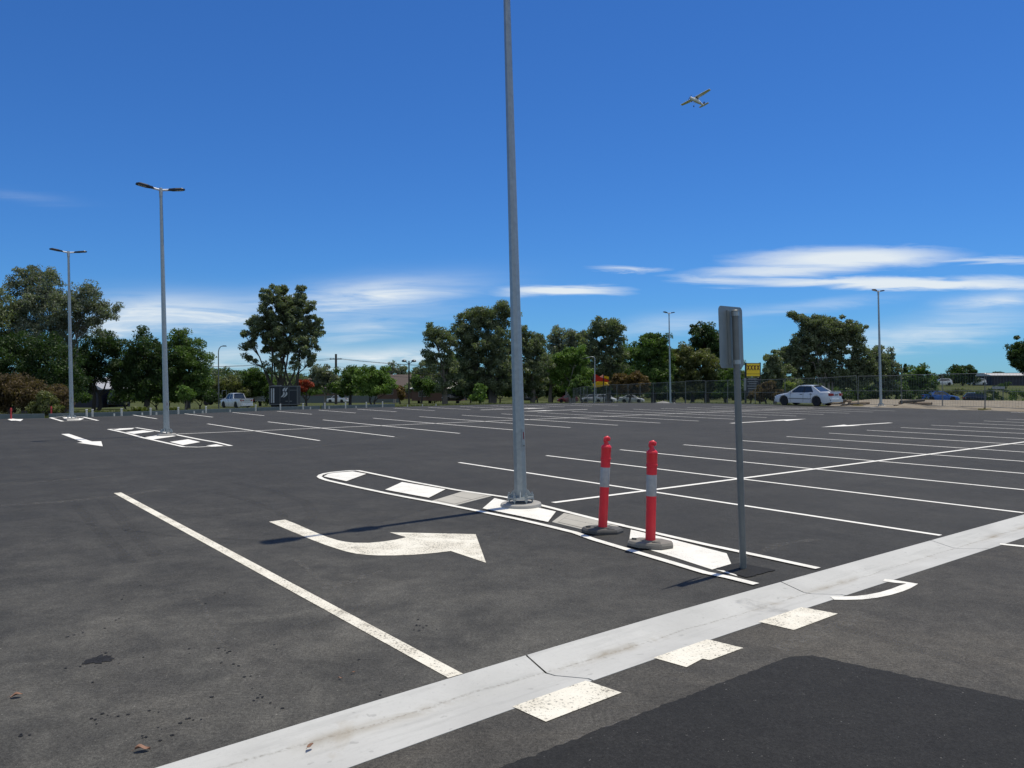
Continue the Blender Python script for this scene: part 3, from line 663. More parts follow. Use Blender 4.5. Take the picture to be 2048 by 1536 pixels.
# ------------------------------------------------------------------ vehicles
def make_car(name, label, paint_, L=4.5, hw=.85, top=None, wheels=(.85, 3.45), R=.31, cab=None, kind='sedan', rim='rim', group=None, wheel_trim=True):
    root = thing(name, label, 'car' if kind != 'ute' else 'utility truck', (0, 0, 0), 0, group)
    arch = R + .055; zc = R
    xs = sorted(set([round(v, 4) for v in list(np.linspace(0, L, 46)) + [w + s * arch * q for w in wheels for s in (-1, 1) for q in (1.0, .985, .93, .8, .6, .35, .1)]]))
    xs = [x for x in xs if 0 <= x <= L]
    tx = [p[0] for p in top]; tzv = [p[1] for p in top]
    P = []; fs = []; ns = 0
    for x in xs:
        zt = float(np.interp(x, tx, tzv)); e = min(x, L - x); w = hw * (1 - .16 * max(0, 1 - e / .55) ** 2.2)
        zb = .20 + .10 * max(0, 1 - e / .35)
        za = 0
        for wx in wheels:
            d = abs(x - wx)
            if d < arch: za = max(za, zc + sqrt(max(0, arch * arch - d * d)))
        zt = max(zt, zb + .12)
        half = [(0, zb), (w * .70, zb), (w * .72, max(zb, za)), (w * .965, max(zb, za)), (w * .99, max(zb + .10, za + .012)), (w, max(.52 * zt + .08, za + .03)), (w * .985, max(zt - .09, za + .04)), (w * .955, max(zt - .03, za + .045)), (w * .88, max(zt, za + .05)), (0, max(zt + .015, za + .05))]
        sec = half + [(-y, z) for y, z in half[-2:0:-1]]
        ns = len(sec); P += [(L / 2 - x, y, z) for y, z in sec]
    for i in range(len(xs) - 1):
        for k in range(ns):
            k2 = (k + 1) % ns; fs.append((i * ns + k, i * ns + k2, (i + 1) * ns + k2, (i + 1) * ns + k))
    fs.append(tuple(range(ns))); fs.append(tuple(range((len(xs) - 1) * ns + ns - 1, (len(xs) - 1) * ns - 1, -1)))
    body = MB().add(P, fs).build('body', paint_, root, 32, True)
    X = lambda x: L / 2 - x
    zt = lambda x: float(np.interp(x, tx, tzv))
    # cabin: xfb front base, xfr roof front, xrr roof rear, xrb rear base, zr roof height
    xfb, xfr, xrr, xrb, zr = cab; wb, wr = hw * .90, hw * .70
    def edge(x, side, k):      # point on the side glass at height fraction k
        return None
    bz0, bz1 = zt(xfb) - .02, zt(xrb) - .02
    c = [(X(xfb), wb, bz0), (X(xfr), wr, zr - .035), (X(xrr), wr, zr - .035), (X(xrb), wb, bz1)]
    cm = MB(); A = c + [(p[0], -p[1], p[2]) for p in c]
    cm.add(A, [(0, 1, 2, 3), (7, 6, 5, 4), (0, 4, 5, 1), (3, 2, 6, 7), (1, 5, 6, 2), (0, 3, 7, 4)])
    gl = cm.build('window_glass', M['glass'], root, None, True)
    rm = MB(); n = 8; P = []; fs = []
    rx = np.linspace(xfr - .05, xrr + .05, 9)
    for x in rx:
        u = (x - rx[0]) / (rx[-1] - rx[0]); crown = .03 * (1 - (2 * u - 1) ** 4)
        for q in np.linspace(-1, 1, n + 1):
            P.append((X(x), q * (wr + .03), zr - .045 + .02 + crown + .035 * (1 - abs(q) ** 3)))
    for i in range(8):
        for k in range(n): fs.append((i * (n + 1) + k, i * (n + 1) + k + 1, (i + 1) * (n + 1) + k + 1, (i + 1) * (n + 1) + k))
    rm.add(P, fs); rm.add([(p[0], p[1], p[2] - .025) for p in P], [f[::-1] for f in fs])
    lerp = lambda a, b, t: tuple(a[i] + (b[i] - a[i]) * t for i in range(3))
    for sgn in (1, -1):
        s = [(p[0], p[1] * sgn, p[2]) for p in c]
        out = Vector((0, sgn, .25))
        rm.tube([s[0], s[1]], [.042, .036], 8); rm.tube([s[1], s[2]], .036, 8)
        bt = {'sedan': .80, 'hatch': .88, 'ute': .93}[kind]; rt = {'sedan': .93, 'hatch': .90, 'ute': .95}[kind]
        q = [lerp(s[0], s[3], bt), s[3], s[2], lerp(s[1], s[2], rt)]
        rm.slab(q if sgn > 0 else q[::-1], out, .018)
        rm.tube([s[3], s[2]], [.045, .04], 8)
        q = [lerp(s[0], s[3], .47), lerp(s[0], s[3], .51), lerp(s[1], s[2], .50), lerp(s[1], s[2], .46)]
        MB().slab(q if sgn > 0 else q[::-1], out, .012).build('door_pillar', M['dark'] if kind != 'ute' else paint_, root)
        if kind == 'ute':
            q = [lerp(s[0], s[3], .80), lerp(s[0], s[3], .84), lerp(s[1], s[2], .82), lerp(s[1], s[2], .78)]
            rm.slab(q if sgn > 0 else q[::-1], out, .012)
    rm.build('roof', paint_, root, 40, True)
    for wx in wheels:
        for sgn in (1, -1):
            T = Matrix.Translation((X(wx), sgn * (hw - .115), R)) @ Matrix.Rotation(-sgn * pi / 2, 4, 'X')
            w = MB().lathe([(R * .55, -.095), (R * .92, -.10), (R, -.07), (R, .07), (R * .92, .10), (R * .62, .095)], 24).xf(T).build('wheel', M['tyre'], root, 40)
            rmm = MB().lathe([(R * .64, .085), (R * .60, .098), (R * .30, .085), (R * .12, .095)], 20)
            for k in range(7):
                a = 2 * pi * k / 7; rmm.box((.40 * R * cos(a), .40 * R * sin(a), .095), (R * .40, .035, .02), a)
            rmm.xf(T).build('rim', M[rim], w, 40)
    for sgn in (1, -1):
        ym = hw + .001
        for xd in ((xfb + .18), (xfb + xrb) / 2 - .02, min(xrb - .12, wheels[1] - R - .1)):
            MB().box((X(xd), sgn * (hw * .993), .60), (.012, .022, .62)).build('door_gap', M['dark'], body)
        for xd in ((xfb + xrb) / 2 - .18, min(xrb - .32, wheels[1] - .42)):
            MB().box((X(xd), sgn * (hw + .004), zt(xd) - .13), (.17, .03, .035)).build('door_handle', M['dark'], body)
        if wheel_trim: MB().box((X((wheels[0] + wheels[1]) / 2), sgn * (hw + .004), .50), (wheels[1] - wheels[0] - 2 * arch - .06, .022, .035)).build('side_moulding', M['dark'], body)
        MB().box((X(xfb + .30), sgn * (hw + .07), zt(xfb) + .07), (.11, .17, .10), 0, None, .8).build('mirror', paint_, root)
        zl = zt(L - .12) - .17
        MB().box((X(L - .10), sgn * (hw * .72), zl), (.24, hw * .42, .17), -sgn * .22).build('tail_light', M['lamp_red'], root)
        MB().box((X(.13), sgn * (hw * .70), zt(.15) - .10), (.22, hw * .40, .12), sgn * .25).build('headlight', M['lamp_clear'], root)
    MB().box((X(L + .0), 0, zt(L - .1) - .17), (.03, .36, .13)).build('number_plate', M['plate'], root)
    MB().box((X(L - .02), 0, .40), (.16, hw * 1.72, .20), 0, None, .96).build('rear_bumper', paint_, root)
    MB().box((X(.04), 0, .36), (.14, hw * 1.66, .20), 0, None, .96).build('front_bumper', paint_, root)
    return root
SEDAN = dict(L=4.55, hw=.855, top=[(0, .42), (.04, .60), (.12, .68), (.55, .79), (1.25, .915), (2.6, .945), (3.62, .985), (4.30, 1.005), (4.46, .97), (4.53, .70), (4.55, .42)], wheels=(.86, 3.47), R=.325, cab=(1.22, 1.98, 3.02, 3.72, 1.42), kind='sedan')
HATCH = dict(L=4.0, hw=.85, top=[(0, .42), (.05, .66), (.15, .74), (.9, .95), (2.5, 1.0), (3.75, 1.05), (3.93, .95), (4.0, .45)], wheels=(.78, 3.25), R=.31, cab=(.85, 1.55, 3.45, 3.88, 1.52), kind='hatch')
UTE = dict(L=5.2, hw=.90, top=[(0, .5), (.05, .85), (.15, .95), (1.25, 1.10), (3.3, 1.14), (5.1, 1.14), (5.18, 1.0), (5.2, .5)], wheels=(.95, 4.0), R=.37, cab=(1.25, 1.85, 3.10, 3.35, 1.78), kind='ute')
def place(o, px, D, rz, dz=0.0, z=None):
    x = (px - 1024) * D / F; o.location = (x, D, (gz(x, D) if z is None else z) + dz); o.rotation_euler = (0, 0, rz)
# white sedan standing on the car park
car = make_car('sedan', 'white four door sedan parked near the temporary fence, left of a lamp post', M['carwhite'], **SEDAN)
x, y = G(1622, 811.6); car.location = (x, y + .6, 0.0); car.rotation_euler = (0, 0, pi - radians(53)); car.scale = (.92, .92, .95)
sp = MB().box((-2.12, 0, 1.035), (.22, 1.30, .03)).build('boot_lip', M['carwhite'], car)

ute = make_car('ute', 'white dual cab ute with plain tray behind the low grey rail', M['carwhite'], rim='rim', wheel_trim=False, **UTE)
place(ute, 473, 88, pi - radians(42), -.02); ute.scale = (.90, .92, .93)
def ute_tray(u, txt=False):
    MB().box((-1.72, 0, 1.158), (1.70, 1.52, .012)).build('tray_liner', M['dark'], u)
    for sgn in (1, -1): MB().box((-1.72, sgn * .80, 1.17), (1.78, .08, .06)).build('tray_rail', M['carwhite'], u)
    tg = MB().box((-2.60, 0, .93), (.05, 1.46, .44)).build('tailgate', M['carwhite'], u)
    if txt:
        cu = bpy.data.curves.new('tailgate_text', 'FONT'); cu.body = 'TOYOTA'; cu.size = .27; cu.align_x = 'CENTER'; cu.align_y = 'CENTER'; cu.extrude = .004
        t = bpy.data.objects.new('tailgate_text', cu); COL.objects.link(t); bpy.context.view_layer.update()
        me = bpy.data.meshes.new_from_object(t.evaluated_get(bpy.context.evaluated_depsgraph_get())); bpy.data.objects.remove(t)
        me.materials.clear(); me.materials.append(M['silver'])
        q = link('tailgate_lettering', me, tg); q.location = (-2.63, 0, .96); q.rotation_euler = (pi / 2, 0, -pi / 2)
ute_tray(ute, True)
u2 = make_car('ute', 'small white dual cab ute far off on the street before the grey paling fence', M['carwhite'], rim='rim', wheel_trim=False, **UTE)
place(u2, 675, 196, pi - radians(8), .25); ute_tray(u2)
place(make_car('hatchback', 'white hatchback half hidden behind the dark box trailer', M['carwhite'], **HATCH), 527, 110, radians(160), .5)
place(make_car('hatchback', 'silver hatchback left of two white cars behind the temporary fence', M['carsilver'], **HATCH), 1181, 150, pi + radians(12), .06)
place(make_car('hatchback', 'white hatchback behind the fence right beside the silver one', M['carwhite'], **HATCH), 1212, 146, radians(-25), .02)
place(make_car('sedan', 'white sedan behind the fence below a rusty brown bush', M['carwhite'], **SEDAN), 1263, 140, radians(-18), -.0)
place(make_car('hatchback', 'dark maroon car behind the fence left of the silver hatchback', M['carred'], **HATCH), 1135, 150, pi, .0)
place(make_car('hatchback', 'black car under trees near the pale roofed house', M['carblack'], **HATCH), 905, 150, radians(205), .5)
place(make_car('hatchback', 'black car in shade just right of the tall lamp post', M['carblack'], **HATCH), 1052, 150, radians(190), .3)
place(make_car('hatchback', 'dark car in deep shade beside the dark garden shed', M['carblack'], rim='rimlight', **HATCH), 236, 84, radians(-70), .3)
place(make_car('sedan', 'bright blue car on the road beyond the dirt strip', M['carblue'], **SEDAN), 1879, 106, radians(-14), .45)
place(make_car('hatchback', 'dark navy car on the road near the hedge gap at right', M['carblack'], **HATCH), 1957, 112, radians(-25), .0)
place(make_car('hatchback', 'white car on top of the grassy bank, under the broad dark tree', M['carwhite'], **HATCH), 1884, 175, radians(170), .1)
place(make_car('hatchback', 'white car on top of the grassy bank, right of the broad dark tree', M['carwhite'], **HATCH), 1953, 178, radians(185), .1)

# dark box trailer with emblem
bt = thing('box_trailer', 'dark navy box trailer with a pale curved emblem behind the low rail', 'trailer')
MB().box((0, 0, 1.32), (3.0, 1.7, 1.86)).build('body', M['navy'], bt)
fr = MB()
for sx_ in (-1, 1):
    for sy_ in (-1, 1): fr.box((sx_ * 1.5, sy_ * .85, 1.32), (.06, .06, 1.9))
for z in (.39, 2.26):
    for sy_ in (-1, 1): fr.box((0, sy_ * .85, z), (3.06, .065, .065))
    for sx_ in (-1, 1): fr.box((sx_ * 1.5, 0, z), (.065, 1.7, .065))
for x_ in (-.36, .62): fr.box((x_, -.853, 1.32), (.03, .03, 1.86))
fr.build('frame', M['silver'], bt)
MB().box((-.9, 0, 2.33), (.9, .9, .08)).build('roof_vent', M['silver'], bt)
for x_, w_ in ((-1.28, .10), (-1.05, .16)):
    MB().prism([(x_ - w_ / 2, -.875), (x_ + w_ / 2, -.875), (x_ + w_ / 2, -.852), (x_ - w_ / 2, -.852)], .55, 2.05).build('side_bar', M['logo'], bt)
def petal(pts):
    MB().slab([(x_, -.856, z_) for x_, z_ in pts], (0, -1, 0), .006).build('emblem', M['logo'], bt)
# curved S emblem of four petals
def arcband(x0, z0, x1, z1, bow, w):
    P = []; n = 8
    for i in range(n + 1):
        t = i / n; b = bow * sin(pi * t); P.append((x0 + (x1 - x0) * t - b, z0 + (z1 - z0) * t, w * (.35 + .65 * sin(pi * (.15 + .7 * t)))))
    return [(p[0] - p[2] / 2, p[1]) for p in P] + [(p[0] + p[2] / 2, p[1]) for p in P[::-1]]
petal(arcband(.20, 2.12, .02, 1.74, .07, .20)); petal(arcband(.46, 2.12, .26, 1.74, .07, .20))
petal(arcband(.05, 1.66, -.22, 1.14, -.12, .20)); petal(arcband(.33, 1.66, .02, 1.12, -.14, .20))
lt = MB()
for k in range(9): lt.box((.74 + k * .085, -.857, 1.86), (.05, .008, .09 if k % 3 else .11))
for x_ in (.36, .80): lt.box((x_, -.857, .72), (.26, .008, .09))
lt.build('lettering', M['silver'], bt)
MB().box((0, 0, .33), (2.9, 1.4, .10)).build('chassis', M['dark'], bt)
for x_ in (-1.05, .95):
    for sy_ in (-1, 1):
        T = Matrix.Translation((x_, sy_ * .72, .30)) @ Matrix.Rotation(pi / 2, 4, 'X')
        w = MB().lathe([(.16, -.10), (.29, -.10), (.31, -.07), (.31, .07), (.29, .10), (.16, .10)], 20).xf(T).build('wheel', M['tyre'], bt, 40)
MB().tube([(1.4, 0, .36), (2.3, 0, .40)], .04, 8).build('drawbar', M['dark'], bt)
place(bt, 570, 76, radians(4), .02); bt.scale = (.88, .88, .94)
# dark flatbed with green bins at left of the ute
fb = thing('flatbed_trailer', 'flatbed trailer carrying a green tank in the shade left of the ute', 'trailer')
MB().box((0, 0, .75), (3.2, 1.7, .09)).build('deck', M['silver'], fb)
MB().tube([(1.55, -.8, .8), (1.55, -.8, 1.75), (1.55, .8, 1.75), (1.55, .8, .8)], .03, 8).build('headboard', M['silver'], fb)
MB().lathe([(.42, 0), (.5, .06), (.5, .62), (.42, .72), (.14, .76), (.14, .82)], 20, (-.9, 0, .80)).build('green_tank', M['green'], fb, 40)
MB().box((.5, 0, 1.15), (.7, .9, .70), 0, None, .9).build('dark_crate', M['dark'], fb)
for sy_ in (-1, 1):
    T = Matrix.Translation((-.3, sy_ * .75, .33)) @ Matrix.Rotation(pi / 2, 4, 'X')
    MB().lathe([(.16, -.09), (.30, -.09), (.33, -.06), (.33, .06), (.30, .09), (.16, .09)], 18).xf(T).build('wheel', M['tyre'], fb, 40)
place(fb, 422, 92, radians(3), .3)

# ------------------------------------------------------------------ light aircraft
pl = thing('light_aircraft', 'small white high wing light aircraft climbing in the blue sky', 'aircraft')
fp = [(4.0, .0, .10), (3.95, .02, .32), (3.5, .05, .48), (2.6, .05, .56), (2.2, .08, .60), (1.6, .28, .78), (.6, .32, .80), (-.4, .25, .70), (-1.4, .15, .50), (-2.8, .05, .30), (-3.9, .05, .14), (-4.1, .07, .06)]
P = []; fs = []; nn = 12
for (yy, zc_, r_) in fp:
    for k in range(nn):
        a = 2 * pi * k / nn; P.append((r_ * .78 * cos(a) * (1 if abs(cos(a)) < .8 else 1), yy, zc_ + r_ * sin(a)))
for i in range(len(fp) - 1):
    for k in range(nn): fs.append((i * nn + k, i * nn + (k + 1) % nn, (i + 1) * nn + (k + 1) % nn, (i + 1) * nn + k))
fs += [tuple(range(nn)), tuple(range(len(fp) * nn - 1, (len(fp) - 1) * nn - 1, -1))]
fu = MB().add(P, fs).build('fuselage', M['planewhite'], pl, 50, True)
def foil(stations, name, parent, mat):
    P = []; fs = []; sec = [(0, 0), (.04, .035), (.25, .06), (.6, .045), (1, .004), (.6, -.02), (.2, -.03)]
    for (x_, yle, ch, z_) in stations:
        for u, v in sec: P.append((x_, yle - u * ch, z_ + v * ch * 1.6))
    k = len(sec)
    for i in range(len(stations) - 1):
        for j in range(k): fs.append((i * k + j, i * k + (j + 1) % k, (i + 1) * k + (j + 1) % k, (i + 1) * k + j))
    fs += [tuple(range(k)), tuple(range(len(stations) * k - 1, (len(stations) - 1) * k - 1, -1))]
    return MB().add(P, fs).build(name, mat, parent, 50, True)
foil([(-5.5, 1.35, 1.1, 1.28), (-2.6, 1.55, 1.6, 1.16), (0, 1.6, 1.65, 1.08), (2.6, 1.55, 1.6, 1.16), (5.5, 1.35, 1.1, 1.28)], 'wing', pl, M['planewhite'])
foil([(-1.75, -3.35, .75, .22), (0, -3.15, 1.1, .22), (1.75, -3.35, .75, .22)], 'tailplane', pl, M['planewhite'])
MB().slab([(-.05, -2.9, .3), (-.05, -4.15, .2), (-.05, -4.45, 1.55), (-.05, -3.9, 1.55)], (1, 0, 0), .10).build('fin', M['planedark'], pl)
for sgn in (1, -1):
    MB().tube([(sgn * .5, .9, -.35), (sgn * 2.6, .95, 1.08)], .05, 6).build('wing_strut', M['planewhite'], pl)
    MB().tube([(sgn * .3, .5, -.40), (sgn * 1.2, .4, -1.05)], .05, 6).build('landing_leg', M['planewhite'], pl)
    MB().lathe([(.08, -.09), (.24, -.08), (.26, 0), (.24, .08), (.08, .09)], 14).xf(Matrix.Translation((sgn * 1.25, .4, -1.08)) @ Matrix.Rotation(pi / 2, 4, 'Y')).build('wheel', M['planedark'], pl, 40)
    MB().slab([(sgn * .56, 1.9, .45), (sgn * .60, .0, .55), (sgn * .50, -.2, .95), (sgn * .50, 1.4, .98)], (sgn, 0, 0), .06).build('cabin_window', M['glass'], pl)
MB().slab([(-.48, 2.25, .55), (.48, 2.25, .55), (.44, 1.6, 1.08), (-.44, 1.6, 1.08)], (0, 1, .6), .05).build('windscreen', M['glass'], pl)
MB().tube([(0, 3.2, -.4), (0, 3.3, -1.0)], .05, 6).build('nose_leg', M['planewhite'], pl)
MB().lathe([(.06, -.07), (.20, -.06), (.22, 0), (.20, .06), (.06, .07)], 14).xf(Matrix.Translation((0, 3.3, -1.02)) @ Matrix.Rotation(pi / 2, 4, 'Y')).build('nose_wheel', M['planedark'], pl, 40)
MB().box((0, 4.08, .05), (1.9, .05, .13), .0, Matrix.Rotation(.6, 3, 'Y')).build('propeller', M['planedark'], pl)
D = 250.0; X_, Z_ = XZ(1394, 205, D)
pl.location = (X_, D, Z_)
e3 = Vector((X_, D, Z_ - H)).normalized(); e1 = e3.cross(Vector((0, 0, 1))).normalized(); e2 = e1.cross(e3)
fw = (e1 * -.57 + e2 * .36 - e3 * .74).normalized(); lf = (e1 * .84 + e2 * .35 - e3 * .42); rt = -(lf - fw * lf.dot(fw)).normalized(); upv = rt.cross(fw)
pl.rotation_euler = Matrix((rt, fw, upv)).transposed().to_euler()

# ------------------------------------------------------------------ temporary fence
def fence_panel():
    w, h = 3.2, 2.1; root = thing('temporary_fence', '', 'fence')
    MB().tube([(0, 0, .02), (0, 0, h), (w, 0, h), (w, 0, .02)], .018, 8).build('frame', M['post'], root)
    MB().tube([(0, 0, .15), (w, 0, .15)], .016, 8).tube([(0, 0, 1.08), (w, 0, 1.08)], .014, 8).build('cross_rail', M['post'], root)
    m = MB(); r = .0024
    for k in range(26): m.box((w / 2, 0, .22 + k * .0735), (w - .04, 2 * r, 2 * r))
    for k in range(1, 16): m.box((k * .2, .005, h / 2 + .07), (2 * r, 2 * r, h - .2))
    m.build('wire_mesh', M['rail'], root)
    return root
fpath = [(28.9, 38.6), (28.0, 42.3), (27.11, 45.9), (26.45, 49.1), (25.35, 52.3), (23.6, 55.0), (21.3, 58.9), (18.1, 66), (13.9, 78), (9.2, 98), (8.2, 122)]
seg = [fpath[0]]; acc = [np.array(fpath[0])]
pts = [np.array(p) for p in fpath]; cur = pts[0]; i = 1; posts_ = [cur]
while i < len(pts):
    d = np.linalg.norm(pts[i] - cur)
    if d >= 3.26: cur = cur + (pts[i] - cur) / d * 3.26; posts_.append(cur)
    else: i += 1
fproto = fence_panel(); fr_ = random.Random(5)
foot = None
for i in range(len(posts_) - 1):
    a, b = posts_[i], posts_[i + 1]; o = fproto if i == 0 else copy_tree(fproto)
    za, zb = gz(*a), gz(*b); L3 = math.hypot(*(b - a)); ry = -math.atan2(zb - za, L3)
    o.location = (a[0], a[1], za + .05 + fr_.uniform(-.03, .04))
    o.rotation_euler = (fr_.uniform(-.02, .02), ry + fr_.uniform(-.008, .008), atan2(b[1] - a[1], b[0] - a[0]))
    tag(o, 'wire mesh temporary fence panel with galvanised tube frame along the lot boundary', 'fence', 'temporary fence panels')
    if i < 12:
        f_ = foot if foot is not None else None
        if foot is None:
            foot = thing('concrete_block', '', 'concrete block')
            MB().prism([(-.36, -.12), (.36, -.12), (.36, .12), (-.36, .12)], 0, .15, .88).build('block', M['yblock'], foot)
            MB().lathe([(.05, .15), (.05, .19), (.035, .19)], 10).build('socket', M['dark'], foot); f_ = foot
        else: f_ = copy_tree(foot)
        f_.location = (a[0], a[1], za + .0); f_.rotation_euler = (0, 0, atan2(b[1] - a[1], b[0] - a[0]) + fr_.uniform(-.3, .3) + 1.2)
        tag(f_, 'yellowish concrete block standing at the foot of a temporary fence post', 'concrete block', 'concrete feet of the temporary fence')

# ------------------------------------------------------------------ low rail and white posts along the far left edge
def edge_pt(px, off):
    ta = (px - 1024) / F; d = edge_dist(ta) + off; return (ta * d, d)
rl = MB()
for px0, px1 in ((-150, 90), (96, 185), (186, 300), (302, 410), (412, 512), (513, 640), (642, 790)):
    a, b = edge_pt(px0, 1.0), edge_pt(px1, 1.0); L_ = math.dist(a, b); an = atan2(b[1] - a[1], b[0] - a[0])
    r = MB().box((0, 0, .0), (L_ - .06, .09, .20)).box((0, 0, .105), (L_ - .06, .05, .03))
    root = thing('barrier_rail', '', 'barrier rail', ((a[0] + b[0]) / 2, (a[1] + b[1]) / 2, .04), an)
    r.build('rail', M['rail'], root)
    for k in range(3): MB().box(((k - 1) * L_ * .42, .07, -.15), (.10, .06, .36)).build('stub_post', M['rail'], root)
    tag(root, 'low grey barrier rail along the far left edge of the car park', 'barrier rail', 'low grey rails at the lot edge')
wp = thing('white_post', '', 'post')
MB().box((0, 0, .17), (.065, .065, .42)).build('shaft', M['wpost'], wp); MB().box((0, 0, .395), (.085, .085, .03), 0, None, .7).build('cap', M['wpost'], wp)
ws = thing('white_post', '', 'post')
MB().box((0, 0, .08), (.06, .06, .20)).build('shaft', M['wpost'], ws)
i = 0
for px in (173, 184.6, 242.8, 300.8, 356.4, 411.7, 511.3, 560.5, 606, 649.6, 691, 732.6, 765):
    o = wp if i == 0 else copy_tree(wp); i += 1; x, y = edge_pt(px, .55); o.location = (x, y, -.07); tag(o, 'short white square post standing in front of the low grey rail', 'post', 'tall white posts at the lot edge')
i = 0
for px in (228, 284, 312.5, 388, 405, 460, 620.7, 658, 712, 815, 845, 872):
    o = ws if i == 0 else copy_tree(ws); i += 1; x, y = edge_pt(px, .5); o.location = (x, y, -.07); tag(o, 'stubby white post at the far lot edge, half the height of its neighbours', 'post', 'stubby white posts at the lot edge')
# ------------------------------------------------------------------ pylon sign, sails, poles, small heaps
ps = thing('pylon_sign', 'yellow and black pylon sign with four red X letters behind the fence', 'sign')
Dp = 92.0; k = Dp / F
def ppt(px, py): X_, Z_ = XZ(px, py, Dp); return X_, Z_
cx, zt_ = ppt(1505.5, 726); _, zb_ = ppt(1505.5, 753.5); _, zbb = ppt(1505.5, 792)
ps.location = (cx, Dp, 0)
MB().box((0, 0, (zt_ + zb_) / 2), (1.72, .30, zt_ - zb_)).build('sign_box', M['dark'], ps)
fc = MB().box((0, -.155, (zt_ + zb_) / 2), (1.58, .02, zt_ - zb_ - .14)).build('sign_face', M['yellow'], ps)
MB().box((0, -.168, zb_ + .34), (1.56, .01, .07)).build('face_band', M['yellowdk'], fc)
lz = zt_ - .55
for i in range(4):
    x0 = -.58 + i * .387
    MB().slab([(x0 - .175, -.166, lz - .30), (x0 - .075, -.166, lz - .30), (x0 + .175, -.166, lz + .30), (x0 + .075, -.166, lz + .30)], (0, -1, 0), .012).slab([(x0 - .175, -.166, lz + .30), (x0 - .075, -.166, lz + .30), (x0 + .175, -.166, lz - .30), (x0 + .075, -.166, lz - .30)], (0, -1, 0), .015).build('letter', M['letter'], fc)
zg = gz(cx, Dp)
for s_ in (-1, 1): MB().box((s_ * .84, 0, (zt_ + zg) / 2), (.12, .34, zt_ - zg + .1)).build('pylon_leg', M['dark'], ps)
lp_ = MB().box((0, 0, (zb_ + zbb) / 2 - .05), (1.56, .2, zb_ - zbb - .1)).build('lower_panel', M['navy'], ps)
m = MB()
for j, (w_, zz) in enumerate(((1.0, .25), (1.2, .58), (.9, .82), (1.25, 1.1), (1.1, 1.4), (1.0, 1.7))): m.box((-.05, -.105, zb_ - zz), (w_, .012, .09))
m.build('text_bar', M['plate'], lp_)
sb = thing('notice_board', 'narrow pale grey notice board beside the yellow pylon sign', 'sign'); X_, Z0 = XZ(1490, 756, 90); _, Z1 = XZ(1490, 781, 90); sb.location = (X_, 90, 0)
MB().box((0, 0, (Z0 + Z1) / 2), (.26, .04, Z0 - Z1)).build('board', M['plate'], sb)
MB().tube([(0, .05, gz(X_, 90) - .1), (0, .05, Z0)], .03, 8).build('post', M['post'], sb)

# red and yellow shade sails
Ds = 118.0; oz = lambda q: [(1120 + x / 10.24, 720 + y / 10.24) for x, y in q]
ss = thing('shade_sail', 'angular red and yellow shade sails above the parked cars', 'shade sail', (0, 0, 0))
def sail(q, depth, mat, nm):
    pts_ = []
    for (px, py), dd in zip(oz(q), depth):
        X_, Z_ = XZ(px, py, Ds + dd); pts_.append((X_, Ds + dd, Z_))
    v = [Vector(p) for p in pts_]; nr_ = (v[1] - v[0]).cross(v[2] - v[0]); nr_ = nr_ if nr_.y > 0 else -nr_
    MB().slab(pts_, nr_, .05).build(nm, mat, ss)
sail([(668, 440), (700, 280), (800, 332), (885, 372), (885, 440), (760, 440)], [0, .0, .3, .6, .6, .2], M['sailred'], 'red_sail')
sail([(895, 372), (1005, 425), (985, 455), (895, 440)], [.6, .9, .9, .6], M['sailred'], 'red_sail')
sail([(660, 505), (760, 442), (880, 442), (880, 535), (700, 572)], [-.3, 0, .5, .3, -.2], M['sailyel'], 'yellow_sail')
sail([(905, 448), (985, 458), (1015, 500), (1005, 520), (905, 525)], [.5, .8, .8, .6, .4], M['sailyel'], 'yellow_sail')
sail([(900, 320), (1000, 345), (1010, 405), (900, 368)], [.7, 1.2, 1.2, .7], M['sailyel'], 'yellow_sail')
sail([(815, 345), (885, 300), (885, 370)], [.28, .5, .55], M['sailpink'], 'pale_sail')
for px, py, dd in ((1207.2, 749, .55), (1218.5, 753, 1.2), (1187, 750, 0)):
    X_, Z_ = XZ(px, py, Ds + dd); MB().tube([(X_, Ds + dd, gz(X_, Ds) - .1), (X_, Ds + dd, Z_ + .1)], .07, 8).build('mast', M['dark'], ss)
# poles
def pole_top(px, py, D): return XZ(px, py, D)
sl = thing('street_light', 'slim grey street light with a curved arm left of the large round gum', 'street light')
D_ = 78; X_, Z_ = XZ(437.5, 694, D_); g_ = gz(X_, D_); sl.location = (X_, D_, g_); h_ = Z_ - g_
MB().tube([(0, 0, -.1), (-.02, 0, h_ * .5), (-.03, 0, h_ - .5), (.05, 0, h_ - .15), (.22, 0, h_ + .05), (.45, 0, h_ + .10)], [.075, .06, .05, .045, .04, .04], 8).build('pole', M['post'], sl, 50)
MB().box((.58, 0, h_ + .10), (.42, .2, .10), 0, None, .7).build('lamp_head', M['lumi'], sl)
sl2 = thing('street_light', 'faint grey street light with a long left arm in front of the central trees', 'street light')
D_ = 98; X_, Z_ = XZ(1189.5, 714, D_); g_ = gz(X_, D_); sl2.location = (X_, D_, g_); h_ = Z_ - g_
MB().tube([(0, 0, -.1), (0, 0, h_ - .2), (-.1, 0, h_), (-.5, 0, h_ + .03), (-1.1, 0, h_ - .12)], [.08, .055, .05, .04, .035], 8).build('pole', M['galv'], sl2, 50)
MB().box((-1.3, 0, h_ - .18), (.5, .2, .10)).build('lamp_head', M['lumi'], sl2)
